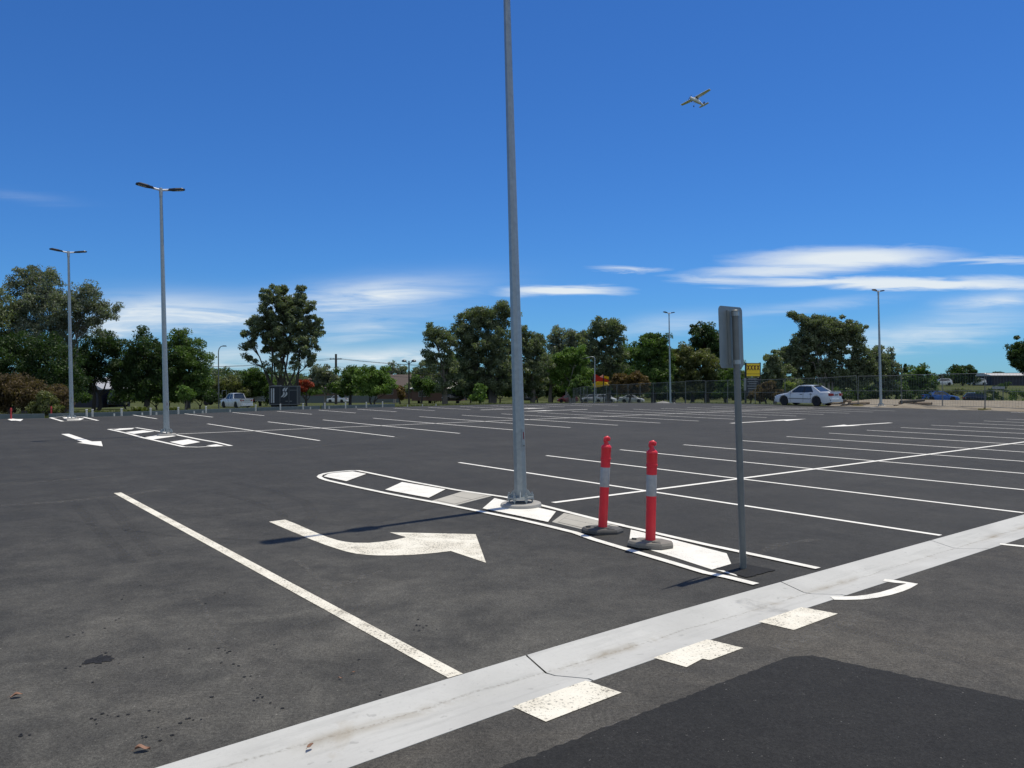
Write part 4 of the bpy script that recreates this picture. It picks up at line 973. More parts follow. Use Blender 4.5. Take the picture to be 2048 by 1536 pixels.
def power_pole(px, py, D, arm, label, r=.14, lampkind=False):
    X_, Z_ = XZ(px, py, D); g_ = gz(X_, D); o = thing('power_pole', label, 'power pole', (X_, D, g_)); h_ = Z_ - g_
    MB().tube([(0, 0, -.2), (0, 0, h_)], [r * 1.2, r * .85], 10).build('pole', M['barkdark'], o, 50)
    if lampkind:
        for s_ in (-1, 1):
            MB().tube([(0, 0, h_ - .5), (s_ * .5, 0, h_ - .1)], .05, 6).build('lamp_arm', M['dark'], o)
            MB().lathe([(.08, -.12), (.34, -.08), (.40, .05), (.28, .2), (.05, .27)], 12, (s_ * .75, 0, h_ - .05)).build('lamp_head', M['lumi'], o, 50)
    else:
        ca = MB().box((0, -.2, h_ - arm), (2.3, .12, .14)).build('crossarm', M['barkdark'], o)
        for q in (-1.0, -.45, .45, 1.0): MB().lathe([(.05, 0), (.06, .12), (.03, .2)], 8, (q, -.2, h_ - arm + .07)).build('insulator', M['wpost'], ca)
    return o, h_ + g_
p1, zt1 = power_pole(672, 708, 150, 1.0, 'dark power pole with one crossarm right of the large round gum', .24)
power_pole(818, 722, 120, 0, 'dark pole with two round lamp heads above the brown roof', .12, True)
power_pole(1803, 733, 190, .4, 'far power pole left of the little pine', .15); power_pole(1820, 732, 195, .4, 'far power pole right of the little pine', .15)
for q, dz in ((-1.0, .0), (1.0, .0), (.45, -1.6), (-.45, -2.4)):
    X_, _ = XZ(672, 0, 150); m = MB(); P = []
    for i in range(25):
        u = i / 24 * 2 - 1; s_ = abs(u); P.append((X_ + u * 46 + q * .6, 149.8 + q, zt1 - .85 + dz - 1.1 * (1 - (2 * s_ - 1) ** 2) - 1.0 * s_))
    tag(m.tube(P, .028, 5).build('overhead_wire', M['dark'], None), 'thin dark overhead wire strung from the power pole', 'wire', 'overhead wires')
# heaps
def heap(px, D, w, h_, label, mat, seed):
    rn = random.Random(seed); x0 = (px - 1024) * D / F; m = MB(); n, k = 22, 7; P = []; fs = []
    for j in range(k):
        for i in range(n):
            a = 2 * pi * i / n; r = w * (1 - j / (k - 1)) ** .8 * rn.uniform(.82, 1.15); P.append((r * cos(a), r * sin(a) * .7, h_ * (j / (k - 1)) * rn.uniform(.8, 1.1) - (.1 if j == 0 else 0)))
    for j in range(k - 1):
        for i in range(n): fs.append((j * n + i, j * n + (i + 1) % n, (j + 1) * n + (i + 1) % n, (j + 1) * n + i))
    fs.append(tuple(range((k - 1) * n, k * n)))
    o = m.add(P, fs).build('rubble_heap', mat, None, 20); o.location = (x0, D, gz(x0, D)); tag(o, label, 'rubble heap')
heap(1326, 59, .95, .28, 'grey heap of rubble at the foot of the far lamp post', M['rubble'], 2)
heap(1349, 60, .35, .2, 'small pale lump of rubble right of the grey heap', M['foot'], 4)
def logs(px, D, n, label, seed, L0=1.6):
    rn = random.Random(seed); x0 = (px - 1024) * D / F; o = thing('log_pile', label, 'log pile', (x0, D, gz(x0, D)))
    for i in range(n):
        a = rn.uniform(-.5, .5); c = Vector((rn.uniform(-.9, .9), rn.uniform(-.4, .4), .10 + .16 * (i // 3))); L_ = L0 * rn.uniform(.5, 1.1); d = Vector((cos(a), sin(a), rn.uniform(-.06, .1))) * L_ / 2
        r = rn.uniform(.05, .11); MB().tube([c - d, c, c + d], [r, r * .95, r * .85], 8).build('log', M['logwood'] if i % 3 else M['barkdark'], o, 50)
logs(1698, 57, 8, 'pile of cut logs just behind the tail of the white sedan', 3)
logs(1822, 53, 7, 'low pile of dark branches on the dirt between two fence posts', 8, 2.2)

# ------------------------------------------------------------------ houses and boundary fences
def house(name, label, px, D, w, dep, wallh, roofh, wall, roof, rz=0.0, dz=0.0, win=True, hip=.0):
    x0 = (px - 1024) * D / F; o = thing(name, label, 'house' if 'house' in name else 'shed', (x0, D, gz(x0, D) + dz), rz)
    MB().box((0, 0, wallh / 2), (w, dep, wallh)).build('wall', wall, o)
    e = .45; a, b = w / 2 + e, dep / 2 + e; hp = hip * w / 2; z0 = wallh - .12; z1 = wallh + roofh
    V = [(-a, -b, z0), (a, -b, z0), (a, b, z0), (-a, b, z0), (-a + hp, 0, z1), (a - hp, 0, z1)]
    V2 = [(p[0], p[1], p[2] - .14) for p in V[:4]]
    MB().add(V + V2, [(0, 1, 5, 4), (2, 3, 4, 5), (1, 2, 5), (3, 0, 4), (0, 6, 7, 1), (1, 7, 8, 2), (2, 8, 9, 3), (3, 9, 6, 0), (9, 8, 7, 6)]).build('roof', roof, o, None, True)
    MB().tube([(-a, -b - .06, z0 - .05), (a, -b - .06, z0 - .05)], .07, 6).build('gutter', M['fasc'], o)
    if win:
        for q in (-.28, .25):
            f_ = MB().box((q * w, -dep / 2 - .02, wallh * .55), (1.5, .06, 1.2)).build('window', M['fasc'], o)
            MB().box((q * w, -dep / 2 - .055, wallh * .55), (1.36, .02, 1.06)).build('pane', M['glass'], f_)
    return o
house('house', 'brown brick house with brown tiled roof behind the dark lamp pole', 812, 172, 12, 8, 2.9, 2.4, M['brick'], M['tilebrown'], .1, 1.1, True, .5)
house('house', 'low house with a pale metal roof under the open gum trees', 880, 160, 10, 7, 2.6, 1.5, M['brick'], M['palerof'], -.15, .6, True, .5)
house('house', 'house with a pinkish tiled roof behind the red flowering tree', 645, 215, 13, 9, 2.7, 2.6, M['brick'], M['tilepink'], .2, 1.6, True, .55)
house('garden_shed', 'dark garden shed with grey gable standing in tree shade at left', 202, 86, 4.2, 4, 2.2, 1.1, M['shedwall'], M['fasc'], radians(75), .25, False)
house('house', 'long low dark building with a white roof edge on the bank at far right', 2040, 185, 18, 8, 2.6, .5, M['shedwall'], M['palerof'], 0, -.1, False)
pf = thing('paling_fence', 'long grey paling fence along the far street', 'fence', (0, 0, 0)); m = MB(); Df = 205
xa, xb = (596 - 1024) * Df / F, (800 - 1024) * Df / F; n_ = int((xb - xa) / .16)
for i in range(n_):
    x = xa + i * .16; m.box((x, Df, gz(x, Df) + .95 + .02 * (i % 3)), (.15, .03, 2.1))
m.build('palings', M['paling'], pf); MB().box(((xa + xb) / 2, Df + .06, gz(xa, Df) + 1.7), (xb - xa, .06, .1)).build('top_rail', M['paling'], pf)
bd = thing('street_board', 'pale grey blank board in the hedge gap at far right', 'sign'); X_, Z_ = XZ(1997, 773, 96); bd.location = (X_, 96, 0)
MB().box((0, 0, Z_ - .15), (1.55, .06, .32)).build('board', M['fasc'], bd)
for s_ in (-.6, .6): MB().tube([(s_, .06, gz(X_, 96) - .1), (s_, .06, Z_)], .05, 8).build('post', M['post'], bd)
# bare dirt strip on the right (follows the ground)
P = []; fs = []; tas = np.linspace(.405, 1.0, 60); rels = np.linspace(.25, 43, 34); rn = random.Random(2)
for ta in tas:
    e = edge_dist(ta)
    for r in rels:
        q = r + (rn.uniform(-.4, .4) if 0 < r < 42 and r > 1 else 0); y = e + q; x = ta * y
        P.append((x, y, gz(x, y) + .03 + (rn.uniform(0, .09) if 1 < r < 12 else 0) + (.18 * math.exp(-((r - 3.2) / 1.3) ** 2) * (1 + .5 * sin(ta * 90)) if ta > .5 else 0)))
k = len(rels)
for i in range(len(tas) - 1):
    for j in range(k - 1): fs.append((i * k + j, (i + 1) * k + j, (i + 1) * k + j + 1, i * k + j + 1))
tag(MB().add(P, fs).build('dirt_ground', M['dirt'], None, 60), kind='structure')

# ------------------------------------------------------------------ vegetation
def leaf_mesh(name, cen, rad, per, leaf, mat, rng, parent=None, droop=.5, flat=.75, aspect=.42):
    nC = len(cen); cen = np.asarray(cen); rad = np.asarray(rad); n = nC * per
    ci = np.repeat(np.arange(nC), per)
    d = rng.normal(size=(n, 3)); d /= np.linalg.norm(d, axis=1)[:, None]
    r = rng.random(n) ** .45
    p = cen[ci] + d * r[:, None] * rad[ci][:, None] * np.array([1, 1, flat])
    a = rng.normal(size=(n, 3)); a[:, 2] -= droop; a /= np.linalg.norm(a, axis=1)[:, None]
    b = np.cross(a, d + rng.normal(size=(n, 3)) * .7); b /= np.linalg.norm(b, axis=1)[:, None] + 1e-9
    L = leaf * rng.uniform(.6, 1.35, n)[:, None]; W = L * aspect
    V = np.stack([p - a * L * .5, p + b * W * .5, p + a * L * .5, p - b * W * .5], axis=1).reshape(-1, 3)
    me = bpy.data.meshes.new(name); me.vertices.add(4 * n); me.vertices.foreach_set('co', V.astype(np.float32).ravel())
    me.loops.add(4 * n); me.loops.foreach_set('vertex_index', np.arange(4 * n, dtype=np.int32))
    me.polygons.add(n); me.polygons.foreach_set('loop_start', np.arange(0, 4 * n, 4, dtype=np.int32))
    at = me.attributes.new('tint', 'FLOAT', 'FACE'); ct = rng.random(nC)
    at.data.foreach_set('value', np.clip(ct[ci] * .6 + rng.random(n) * .4, 0, 1).astype(np.float32))
    me.materials.append(mat); me.update(calc_edges=True)
    return link(name, me, parent)
TS = [100]
def tree(name, label, D, base, lobes, leaf='gum', bark='bark', group=None, dens=2.6, per=60, rc=.62, lf=None, fork=.30, stems=1, cat='tree', droop=.5, twigs=9, rt=None, aspect=.42, sink=.3):
    TS[0] += 1; rng = np.random.default_rng(TS[0])
    x0 = (base - 1024) * D / F; g = gz(x0, D); root = thing(name, label, cat, (x0, D, g), 0, group)
    lf = lf or max(.17, .0031 * D); per = int(per * 2.1); s = D / F; rc = rc * max(1, D / 95)
    cen = []; rad = []; limbs = []
    hmax = max(XZ(0, l[1] - l[3], D)[1] for l in lobes) - g
    r0 = rt or .026 * hmax + .04
    for l in lobes:
        cx, cy, rx, ry = l[:4]; X_, Z_ = XZ(cx, cy, D); rx *= s; ry *= s; rd = (rx + ry) * .5
        c0 = np.array([X_ - x0, rng.uniform(-.35, .35) * rd, Z_ - g])
        n = max(6, int(1.75 * dens * rx * ry / rc ** 2 * (l[4] if len(l) > 4 else 1)))
        dd = rng.normal(size=(n, 3)); dd /= np.linalg.norm(dd, axis=1)[:, None]; rr = rng.random(n) ** .42
        cc = c0 + dd * rr[:, None] * np.array([max(.1, rx - rc * .15), max(.1, rd - rc * .2), max(.1, ry - rc * .15)])
        cc = cc[cc[:, 2] > .15]
        cen += list(cc); rad += list(rc * rng.uniform(.55, 1.25, len(cc)))
        limbs.append((c0, cc))
    m = MB(); nl = len(limbs)
    starts = []
    for q in range(stems):
        off = np.array([(q - (stems - 1) / 2) * min(r0 * 2.2, .30), rng.uniform(-.3, .3) * r0 * (stems > 1), -sink])
        top = np.array([off[0] * 1.7 + rng.uniform(-.25, .25), rng.uniform(-.3, .3), hmax * fork])
        mid = (off + top) / 2 + rng.normal(size=3) * .08
        rs_ = r0 / sqrt(stems)
        m.tube([off, mid, top], [rs_ * 1.25, rs_, rs_ * .8], 8); starts.append((top, rs_ * .8))
    for i, (c0, cc) in enumerate(limbs):
        st, rs_ = starts[i % stems]
        e = c0 - np.array([0, 0, .15 * hmax * .3]); md = st * .45 + e * .55 + np.array([(e - st)[0] * -.12, 0, .04 * hmax]) + rng.normal(size=3) * .15
        q = st * .75 + e * .25 + rng.normal(size=3) * .08
        m.tube([st - np.array([0, 0, .15]), q, md, e], [rs_ * .72, rs_ * .55, rs_ * .42, rs_ * .25], 6)
        for c in cc[rng.permutation(len(cc))[:twigs]]:
            w = e * .4 + c * .6 + rng.normal(size=3) * .15; bb = md if rng.random() < .4 else e
            m.tube([bb, bb * .5 + w * .5 + rng.normal(size=3) * .1, c], [rs_ * .22, rs_ * .15, rs_ * .06], 4, False)
    m.build('trunk' if cat == 'tree' else 'stem', M[bark], root, 60)
    leaf_mesh('crown', cen, rad, per, lf, M[leaf], rng, root, droop, .75, aspect)
    return root
GT = 'trees around the car park'; GS = 'shrubs around the car park'
# --- left
tree('gum_tree', 'tall open gum tree at left with bare spreading limbs behind the leftmost lamp post', 60, 128, [(70, 578, 58, 50), (35, 620, 50, 50), (115, 615, 60, 55), (172, 605, 52, 38), (212, 622, 26, 26), (95, 665, 70, 40), (165, 650, 45, 30), (55, 545, 28, 20), (100, 552, 24, 20)], 'gumgrey', 'bark', GT, 2.7, 62, .58, fork=.34, stems=4, twigs=20)
tree('gum_tree', 'gum tree cut by the left edge of the picture, beside a taller open gum', 58, -30, [(-35, 600, 60, 55), (-10, 640, 45, 50), (-60, 680, 70, 50), (0, 690, 45, 40)], 'gum', 'bark', GT, 2.4, 60, .6)
tree('fig_tree', 'dark dense tree under the tall left gum, above the brown shrubs', 54, 52, [(40, 720, 75, 50), (105, 725, 50, 48), (10, 760, 60, 40), (135, 765, 40, 35), (75, 690, 60, 30)], 'deep', 'barkdark', GT, 3.4, 60, .55)
tree('fig_tree', 'dark spreading tree with a forked trunk shading the garden shed', 66, 190, [(205, 695, 45, 36), (160, 715, 45, 36), (170, 740, 50, 40), (230, 735, 45, 42), (150, 765, 45, 22), (245, 770, 35, 18)], 'deep', 'barkdark', GT, 3.3, 60, .58, fork=.22, stems=2)
tree('fig_tree', 'dark round headed tree just left of the second lamp post', 66, 290, [(288, 695, 46, 40), (315, 730, 45, 45), (262, 740, 45, 40), (290, 775, 55, 22)], 'deep', 'barkdark', GT, 3.3, 60, .56)
tree('fig_tree', 'glossy dark green tree just right of the second lamp post', 68, 375, [(362, 695, 38, 38), (392, 722, 36, 42), (350, 745, 45, 40), (400, 765, 28, 28), (360, 785, 45, 15)], 'mid', 'barkdark', GT, 3.2, 60, .56)
tree('young_tree', 'small lime green sapling at the foot of the dark trees', 52, 370, [(372, 780, 12, 8), (362, 787, 8, 6), (382, 788, 8, 6), (370, 794, 10, 5)], 'bright', 'bark', GT, 1.6, 34, .26, cat='tree', rt=.05)
tree('shrub', 'wide brownish shrub at the left edge behind the red post', 41, 30, [(25, 775, 50, 30), (-15, 785, 40, 35), (62, 790, 40, 28), (15, 812, 50, 16)], 'brownleaf', 'barkdark', GS, 3.4, 60, .34, .13, cat='shrub', fork=.2)
tree('shrub', 'rounded brown shrub left of the leftmost lamp post', 42, 108, [(108, 790, 30, 26), (122, 812, 22, 16)], 'brownleaf', 'barkdark', GS, 3.2, 60, .34, .13, cat='shrub', fork=.2)
tree('shrub', 'yellowish green shrub beside the second red post', 39, 84, [(92, 803, 24, 20), (72, 815, 20, 14), (100, 820, 18, 10)], 'olive', 'barkdark', GS, 3.4, 60, .28, .12, cat='shrub', fork=.2)
# --- middle left
tree('wattle_tree', 'soft olive tree behind the curved street light', 108, 455, [(455, 775, 30, 26), (435, 785, 22, 22), (480, 785, 24, 22)], 'olive', 'bark', GT, 3.0, 60, .6, cat='tree')
tree('leafy_tree', 'green rounded tree left of the box trailer', 110, 520, [(515, 758, 32, 28), (535, 780, 28, 26), (498, 785, 26, 22)], 'mid', 'barkdark', GT, 3.0, 60, .6)
tree('gum_tree', 'large round crowned gum with many stems behind the box trailer', 98, 568, [(556, 606, 42, 38), (598, 612, 32, 34), (525, 648, 34, 32), (570, 652, 52, 38), (618, 655, 30, 34), (545, 690, 45, 26, .8), (600, 695, 44, 26, .8), (500, 676, 16, 30), (500, 715, 14, 14, .7), (568, 580, 14, 12), (604, 580, 10, 9), (565, 728, 34, 26, .55), (612, 725, 26, 22, .55)], 'gum', 'barkdark', GT, 1.75, 58, .52, fork=.16, stems=7, twigs=20, rt=.62)
tree('gum_tree', 'small grey gum right of the red flowering tree', 112, 648, [(645, 752, 28, 22), (628, 765, 18, 18), (662, 770, 22, 20)], 'gumgrey', 'barkpale', GT, 2.4, 60, .6)
tree('leafy_tree', 'bright green tree left of the one with the forked trunk', 108, 700, [(698, 750, 28, 24), (690, 775, 32, 18), (712, 765, 20, 20)], 'mid', 'barkdark', GT, 3.0, 60, .6)
tree('leafy_tree', 'bright green round tree with a low forked trunk at the lot edge', 100, 745, [(735, 755, 28, 24), (762, 757, 28, 25), (748, 778, 42, 16), (780, 775, 16, 16)], 'bright', 'barkdark', GT, 2.8, 60, .58, fork=.12, stems=2)
tree('poinciana_tree', 'small tree covered in red flowers beside the box trailer', 104, 613, [(614, 770, 14, 9), (604, 777, 12, 8), (600, 764, 7, 6)], 'redfl', 'barkdark', GT, 2.6, 50, .4)
tree('shrub', 'narrow rusty shrub by the brown roofed house', 130, 800, [(800, 780, 6, 10), (801, 792, 6, 8)], 'orange', 'barkdark', GS, 3, 45, .45, cat='shrub')
tree('gum_tree', 'sparse far gum against pale sky left of the two headed lamp pole', 185, 788, [(782, 735, 16, 12), (800, 742, 14, 14), (775, 750, 14, 10)], 'gumgrey', 'barkpale', GT, 1.6, 50, .6)
tree('gum_tree', 'sparse far gum right of the two headed lamp pole', 175, 838, [(835, 742, 18, 12), (852, 752, 20, 14), (825, 755, 15, 12)], 'gumgrey', 'barkdark', GT, 2.2, 50, .6)
tree('leafy_tree', 'dim tree leaning over the brown roofed house', 150, 842, [(842, 765, 24, 16), (860, 775, 20, 14)], 'mid', 'barkdark', GT, 2.8, 55, .55)
# --- centre
tree('gum_tree', 'open crowned gum at the left end of the tall central group', 112, 890, [(868, 668, 26, 24), (888, 690, 26, 34), (858, 706, 18, 26), (900, 725, 24, 28), (876, 735, 22, 14, .7), (895, 768, 34, 22)], 'gum', 'bark', GT, 2.0, 60, .62, fork=.3, stems=2, twigs=14)
tree('gum_tree', 'tallest dark gum of the central group, left of the tall lamp post', 116, 985, [(955, 638, 42, 30), (1000, 632, 40, 30), (928, 675, 34, 40), (985, 690, 56, 50), (940, 730, 45, 42), (1005, 745, 55, 42), (965, 775, 50, 22)], 'gum', 'bark', GT, 2.7, 60, .66, fork=.25, stems=3, twigs=12)
tree('gum_tree', 'gum tree standing right behind the tall lamp post', 118, 1065, [(1048, 680, 26, 30), (1075, 690, 26, 28), (1065, 730, 42, 36), (1055, 770, 45, 25)], 'gum', 'bark', GT, 2.8, 60, .64)
tree('gum_tree', 'pale grey gum rising behind the central trees', 150, 1135, [(1115, 672, 20, 18), (1148, 668, 22, 15), (1130, 695, 36, 26)], 'gumgrey', 'barkpale', GT, 2.4, 60, .6)
tree('gum_tree', 'broad gum above the red and yellow sails', 136, 1215, [(1205, 655, 32, 22), (1228, 668, 30, 26), (1185, 690, 35, 32), (1222, 715, 40, 40), (1200, 755, 45, 32)], 'gum', 'bark', GT, 2.7, 60, .64, twigs=10)
tree('leafy_tree', 'lighter green tree with pale stems low in the central group', 122, 1145, [(1150, 715, 32, 24), (1115, 730, 28, 26), (1140, 755, 38, 26), (1165, 745, 25, 22)], 'bright', 'barkpale', GT, 2.6, 60, .6, stems=3)
tree('shrub', 'small bright green bush under the central gums left of the tall lamp post', 90, 961, [(961, 782, 13, 15), (955, 794, 12, 9)], 'bright', 'barkdark', GS, 3.4, 60, .36, cat='shrub', fork=.2)
tree('shrub', 'round green bush left of the red and yellow sails', 112, 1163, [(1160, 768, 20, 16), (1172, 778, 14, 12), (1148, 780, 12, 12)], 'mid', 'barkdark', GS, 3, 60, .42, cat='shrub', fork=.2)
tree('she_oak_tree', 'soft dense green tree left of the far lamp post', 122, 1307, [(1310, 684, 32, 26), (1290, 705, 28, 34), (1325, 720, 28, 38), (1300, 755, 42, 32)], 'mid', 'barkdark', GT, 3.2, 60, .6)
tree('she_oak_tree', 'soft olive green tree right of the far lamp post', 124, 1385, [(1372, 715, 34, 28), (1408, 730, 34, 34), (1375, 760, 42, 28), (1430, 765, 30, 24)], 'olive', 'barkdark', GT, 3.0, 60, .6)
tree('fig_tree', 'dark round topped tree showing left of the road sign panel', 134, 1415, [(1405, 670, 30, 26), (1432, 685, 26, 32), (1412, 705, 42, 26)], 'deep', 'barkdark', GT, 3.2, 60, .6)
tree('leafy_tree', 'dark tree right behind the leaning sign post', 120, 1470, [(1465, 755, 24, 22), (1480, 775, 26, 20), (1450, 780, 26, 20)], 'mid', 'barkdark', GT, 3, 60, .55)
tree('shrub', 'wide rusty brown bush between the sails and the far lamp post', 100, 1258, [(1245, 762, 24, 16), (1272, 762, 26, 17), (1262, 776, 36, 12), (1240, 774, 14, 9)], 'orange', 'barkdark', GS, 3.4, 60, .42, cat='shrub', fork=.2)
# --- right
tree('gum_tree', 'wide rounded gum with bare forks behind the white sedan', 102, 1655, [(1660, 656, 44, 28), (1625, 668, 32, 30), (1700, 672, 36, 34), (1650, 700, 55, 36, .75), (1600, 700, 28, 32), (1715, 715, 36, 36, .8), (1640, 745, 60, 30), (1700, 755, 45, 26), (1575, 720, 26, 28), (1740, 735, 34, 34), (1602, 634, 16, 10), (1586, 630, 8, 6), (1612, 652, 16, 14), (1625, 640, 12, 10)], 'gum', 'barkpale', GT, 2.7, 62, .58, fork=.24, stems=4, twigs=14)
tree('gum_tree', 'smaller gum on the left shoulder of the wide rounded gum', 98, 1550, [(1545, 722, 18, 20), (1560, 745, 32, 24), (1530, 760, 26, 24), (1575, 770, 28, 20)], 'gum', 'bark', GT, 2.7, 60, .56)
tree('gum_tree', 'grey gum behind the lamp post at right', 108, 1768, [(1768, 712, 24, 22), (1778, 740, 20, 24), (1750, 745, 26, 26), (1770, 770, 26, 16)], 'gumgrey', 'bark', GT, 2.5, 60, .58)
tree('shrub', 'brown twiggy shrub behind the fence left of the white sedan', 84, 1535, [(1530, 782, 20, 14), (1550, 790, 22, 12), (1512, 792, 16, 10), (1538, 770, 12, 10)], 'brownleaf', 'barkdark', GS, 3, 60, .36, cat='shrub', fork=.2)
tree('young_tree', 'small lime yellow tree above the bonnet of the white sedan', 74, 1579, [(1580, 771, 9, 8), (1575, 776, 7, 6)], 'lime', 'bark', GT, 4, 45, .28, rt=.04)
tree('leafy_tree', 'fresh green tree with a pointed top right of the lamp post at right', 120, 1838, [(1838, 742, 18, 16), (1822, 762, 24, 18), (1855, 765, 22, 18), (1840, 780, 34, 14)], 'mid', 'barkdark', GT, 2.7, 60, .56)
tree('leafy_tree', 'low green tree between the grey gum and the pointed green tree', 116, 1793, [(1790, 768, 20, 14), (1798, 782, 24, 12)], 'mid', 'barkdark', GT, 3, 60, .5)
tree('umbrella_tree', 'broad flat bottomed dark tree on the grassy bank', 178, 1925, [(1918, 745, 34, 16), (1895, 757, 22, 9), (1940, 755, 16, 9), (1912, 758, 34, 6)], 'deep', 'barkdark', GT, 3, 60, .6, fork=.5)
tree('umbrella_tree', 'low flat topped tree at far right of the bank', 190, 1998, [(1990, 752, 18, 9), (2008, 757, 26, 8), (1978, 758, 10, 7)], 'deep', 'barkdark', GT, 3, 60, .55, fork=.5)
tree('gum_tree', 'dark tree cut by the right edge of the picture', 88, 2062, [(2052, 698, 34, 28), (2044, 722, 26, 22), (2075, 715, 40, 34), (2062, 742, 22, 12)], 'deep', 'barkdark', GT, 2.6, 60, .5, fork=.5)
pn_ = thing('pine_tree', 'little dark conical pine between two far power poles', 'tree', (0, 0, 0), 0, GT)
X_, Z_ = XZ(1810.5, 729, 200); g_ = gz(X_, 200); pn_.location = (X_, 200, g_); hh = Z_ - g_
MB().tube([(0, 0, -.2), (0, 0, hh)], [.22, .03], 8).build('trunk', M['barkdark'], pn_, 60)
cen = []; rad = []; rng = np.random.default_rng(5)
for i in range(16):
    u = i / 15; z = hh * (.25 + .75 * u); r = 1.3 * (1 - u) + .08
    for k in range(6): a = k * pi / 3 + i; cen.append((r * .6 * cos(a), r * .6 * sin(a), z - .15 * r)); rad.append(.2 + r * .4)
leaf_mesh('crown', cen, rad, 26, .42, M['deep'], rng, pn_, .2)
for px, D, cy, lb, lf_ in ((1100, 158, 722, 'dim gum between the tall lamp post and the pale grey gum', 'gum'), (1172, 160, 712, 'dim gum filling the gap left of the broad gum', 'gum'), (1262, 162, 715, 'dim tree filling the gap right of the broad gum', 'mid'),
                           (1348, 160, 722, 'dim tree showing right behind the far lamp post', 'mid'), (1452, 162, 728, 'dim tree behind the sign panel', 'gum'), (915, 165, 735, 'dim tree behind the open crowned gum', 'mid'), (860, 160, 750, 'dim tree behind the two headed lamp pole', 'gum')):
    tree('gum_tree', lb, D, px, [(px, cy, 34, 34), (px - 14, cy + 28, 34, 28), (px + 16, cy + 32, 34, 26)], lf_, 'bark', GT, 2.4, 50, .62)
# hedges behind the fence on the right
def hedge(label, px0, px1, D, ytop, ybase, leaf, seed):
    rng = np.random.default_rng(seed); x0, x1 = (px0 - 1024) * D / F, (px1 - 1024) * D / F; xm = (x0 + x1) / 2
    o = thing('hedge', label, 'hedge', (xm, D, gz(xm, D)), 0, 'hedges along the road'); zt_ = XZ(0, ytop, D)[1]
    n = int((x1 - x0) * 7); xs = rng.uniform(x0, x1, n); cen = []
    for x in xs:
        g = gz(x, D); z = g + rng.random() ** .7 * max(.3, (zt_ - g) * (.82 + .18 * sin(x * .8 + seed))); cen.append((x - xm, rng.uniform(-1, 1), z - gz(xm, D)))
    leaf_mesh('foliage', cen, [.42] * n, 46, .32, M[leaf], rng, o, .2)
hedge('long dark clipped hedge beyond the dirt strip', 1690, 1872, 106, 776, 797, 'deep', 31)
hedge('dark hedge beside the pale blank board', 1966, 2022, 100, 767, 797, 'deep', 32)
hedge('green hedge at the right picture edge', 2018, 2110, 102, 764, 797, 'mid', 33)
hedge('low green hedge on the grassy bank', 1830, 1975, 135, 779, 797, 'olive', 34)
# understory beneath the trees
for i, (px, D) in enumerate([(-40, 62), (20, 66), (75, 64), (140, 70), (255, 78), (310, 76), (335, 72), (400, 78), (560, 112), (612, 150), (940, 150), (960, 150), (1000, 160), (1030, 162), (1075, 162), (1105, 165), (1145, 166), (1190, 168), (1235, 168), (1285, 158), (1330, 132), (1370, 136), (1410, 138), (1450, 134), (1500, 130), (1600, 112), (1640, 114), (1690, 112), (1735, 114)]):
    yb = 790 if D < 90 else (783 if D < 149 else 777)
    tree('shrub', 'dark shrub in the deep shade beneath the tall trees', D, px, [(px, yb, 30, 14), (px + 18, yb + 4, 22, 11), (px - 20, yb + 5, 22, 11)], 'deep' if i % 3 else 'mid', 'barkdark', 'dark shrubs beneath the trees', 2.6, 46, .5, cat='shrub', fork=.2, twigs=3)
# long leaved plants at the left rail
def strappy(px, D, w, h_, label, seed):
    rn = random.Random(seed); x0 = (px - 1024) * D / F; o = thing('strappy_plant', label, 'plant', (x0, D, gz(x0, D)), 0, 'long leaved plants behind the rail'); m = MB()
    for i in range(170):
        a = rn.uniform(0, 2 * pi); r = w * rn.uniform(.2, 1); hh = h_ * rn.uniform(.6, 1.1); bx, by = rn.uniform(-.4, .4) * w, rn.uniform(-.3, .3) * w; P = []
        for k in range(5):
            t = k / 4; P.append((bx + r * t * cos(a), by + r * t * sin(a), hh * (1.7 * t - .95 * t * t)))
        sd = Vector((-sin(a), cos(a), 0)); V = []
        for k, p in enumerate(P):
            ww = .035 * (1 - (k / 4) ** 2) + .004; V += [Vector(p) - sd * ww, Vector(p) + sd * ww]
        m.add(V, [(2 * k, 2 * k + 1, 2 * k + 3, 2 * k + 2) for k in range(4)])
    me = m.build('leaves', M['grass'], o); at = me.data.attributes.new('tint', 'FLOAT', 'FACE'); n = len(me.data.polygons)
    at.data.foreach_set('value', [rn.random() for _ in range(n)])
strappy(278, 43, .75, .75, 'clump of long arching leaves left of the second lamp post', 1)
strappy(262, 44, .5, .55, 'smaller clump of arching leaves at the left of a larger one', 2)
strappy(345, 45, .55, .65, 'clump of long arching leaves just right of the second lamp post', 3)
# rough grass on the verge
rng = np.random.default_rng(9); cen = []; rad = []
for i in range(5200):
    px = rng.uniform(40, 1120); ta = (px - 1024) / F; e = edge_dist(ta); d = 1.3 + rng.random() ** 1.6 * 26; y = e + d; x = ta * y; cen.append((x, y, gz(x, y) + .03)); rad.append(rng.uniform(.12, .34))
for i in range(1500):
    px = rng.uniform(1380, 1640); ta = (px - 1024) / F; e = edge_dist(ta); d = .5 + rng.random() * 9; y = e + d; x = ta * y; cen.append((x, y, gz(x, y) + .03)); rad.append(rng.uniform(.08, .2))
tag(leaf_mesh('verge_grass', cen, rad, 9, .26, M['grass'], rng, None, -1.6, .55, .16), 'rough grass tufts on the verge beyond the lot edge', 'grass', None, 'stuff')
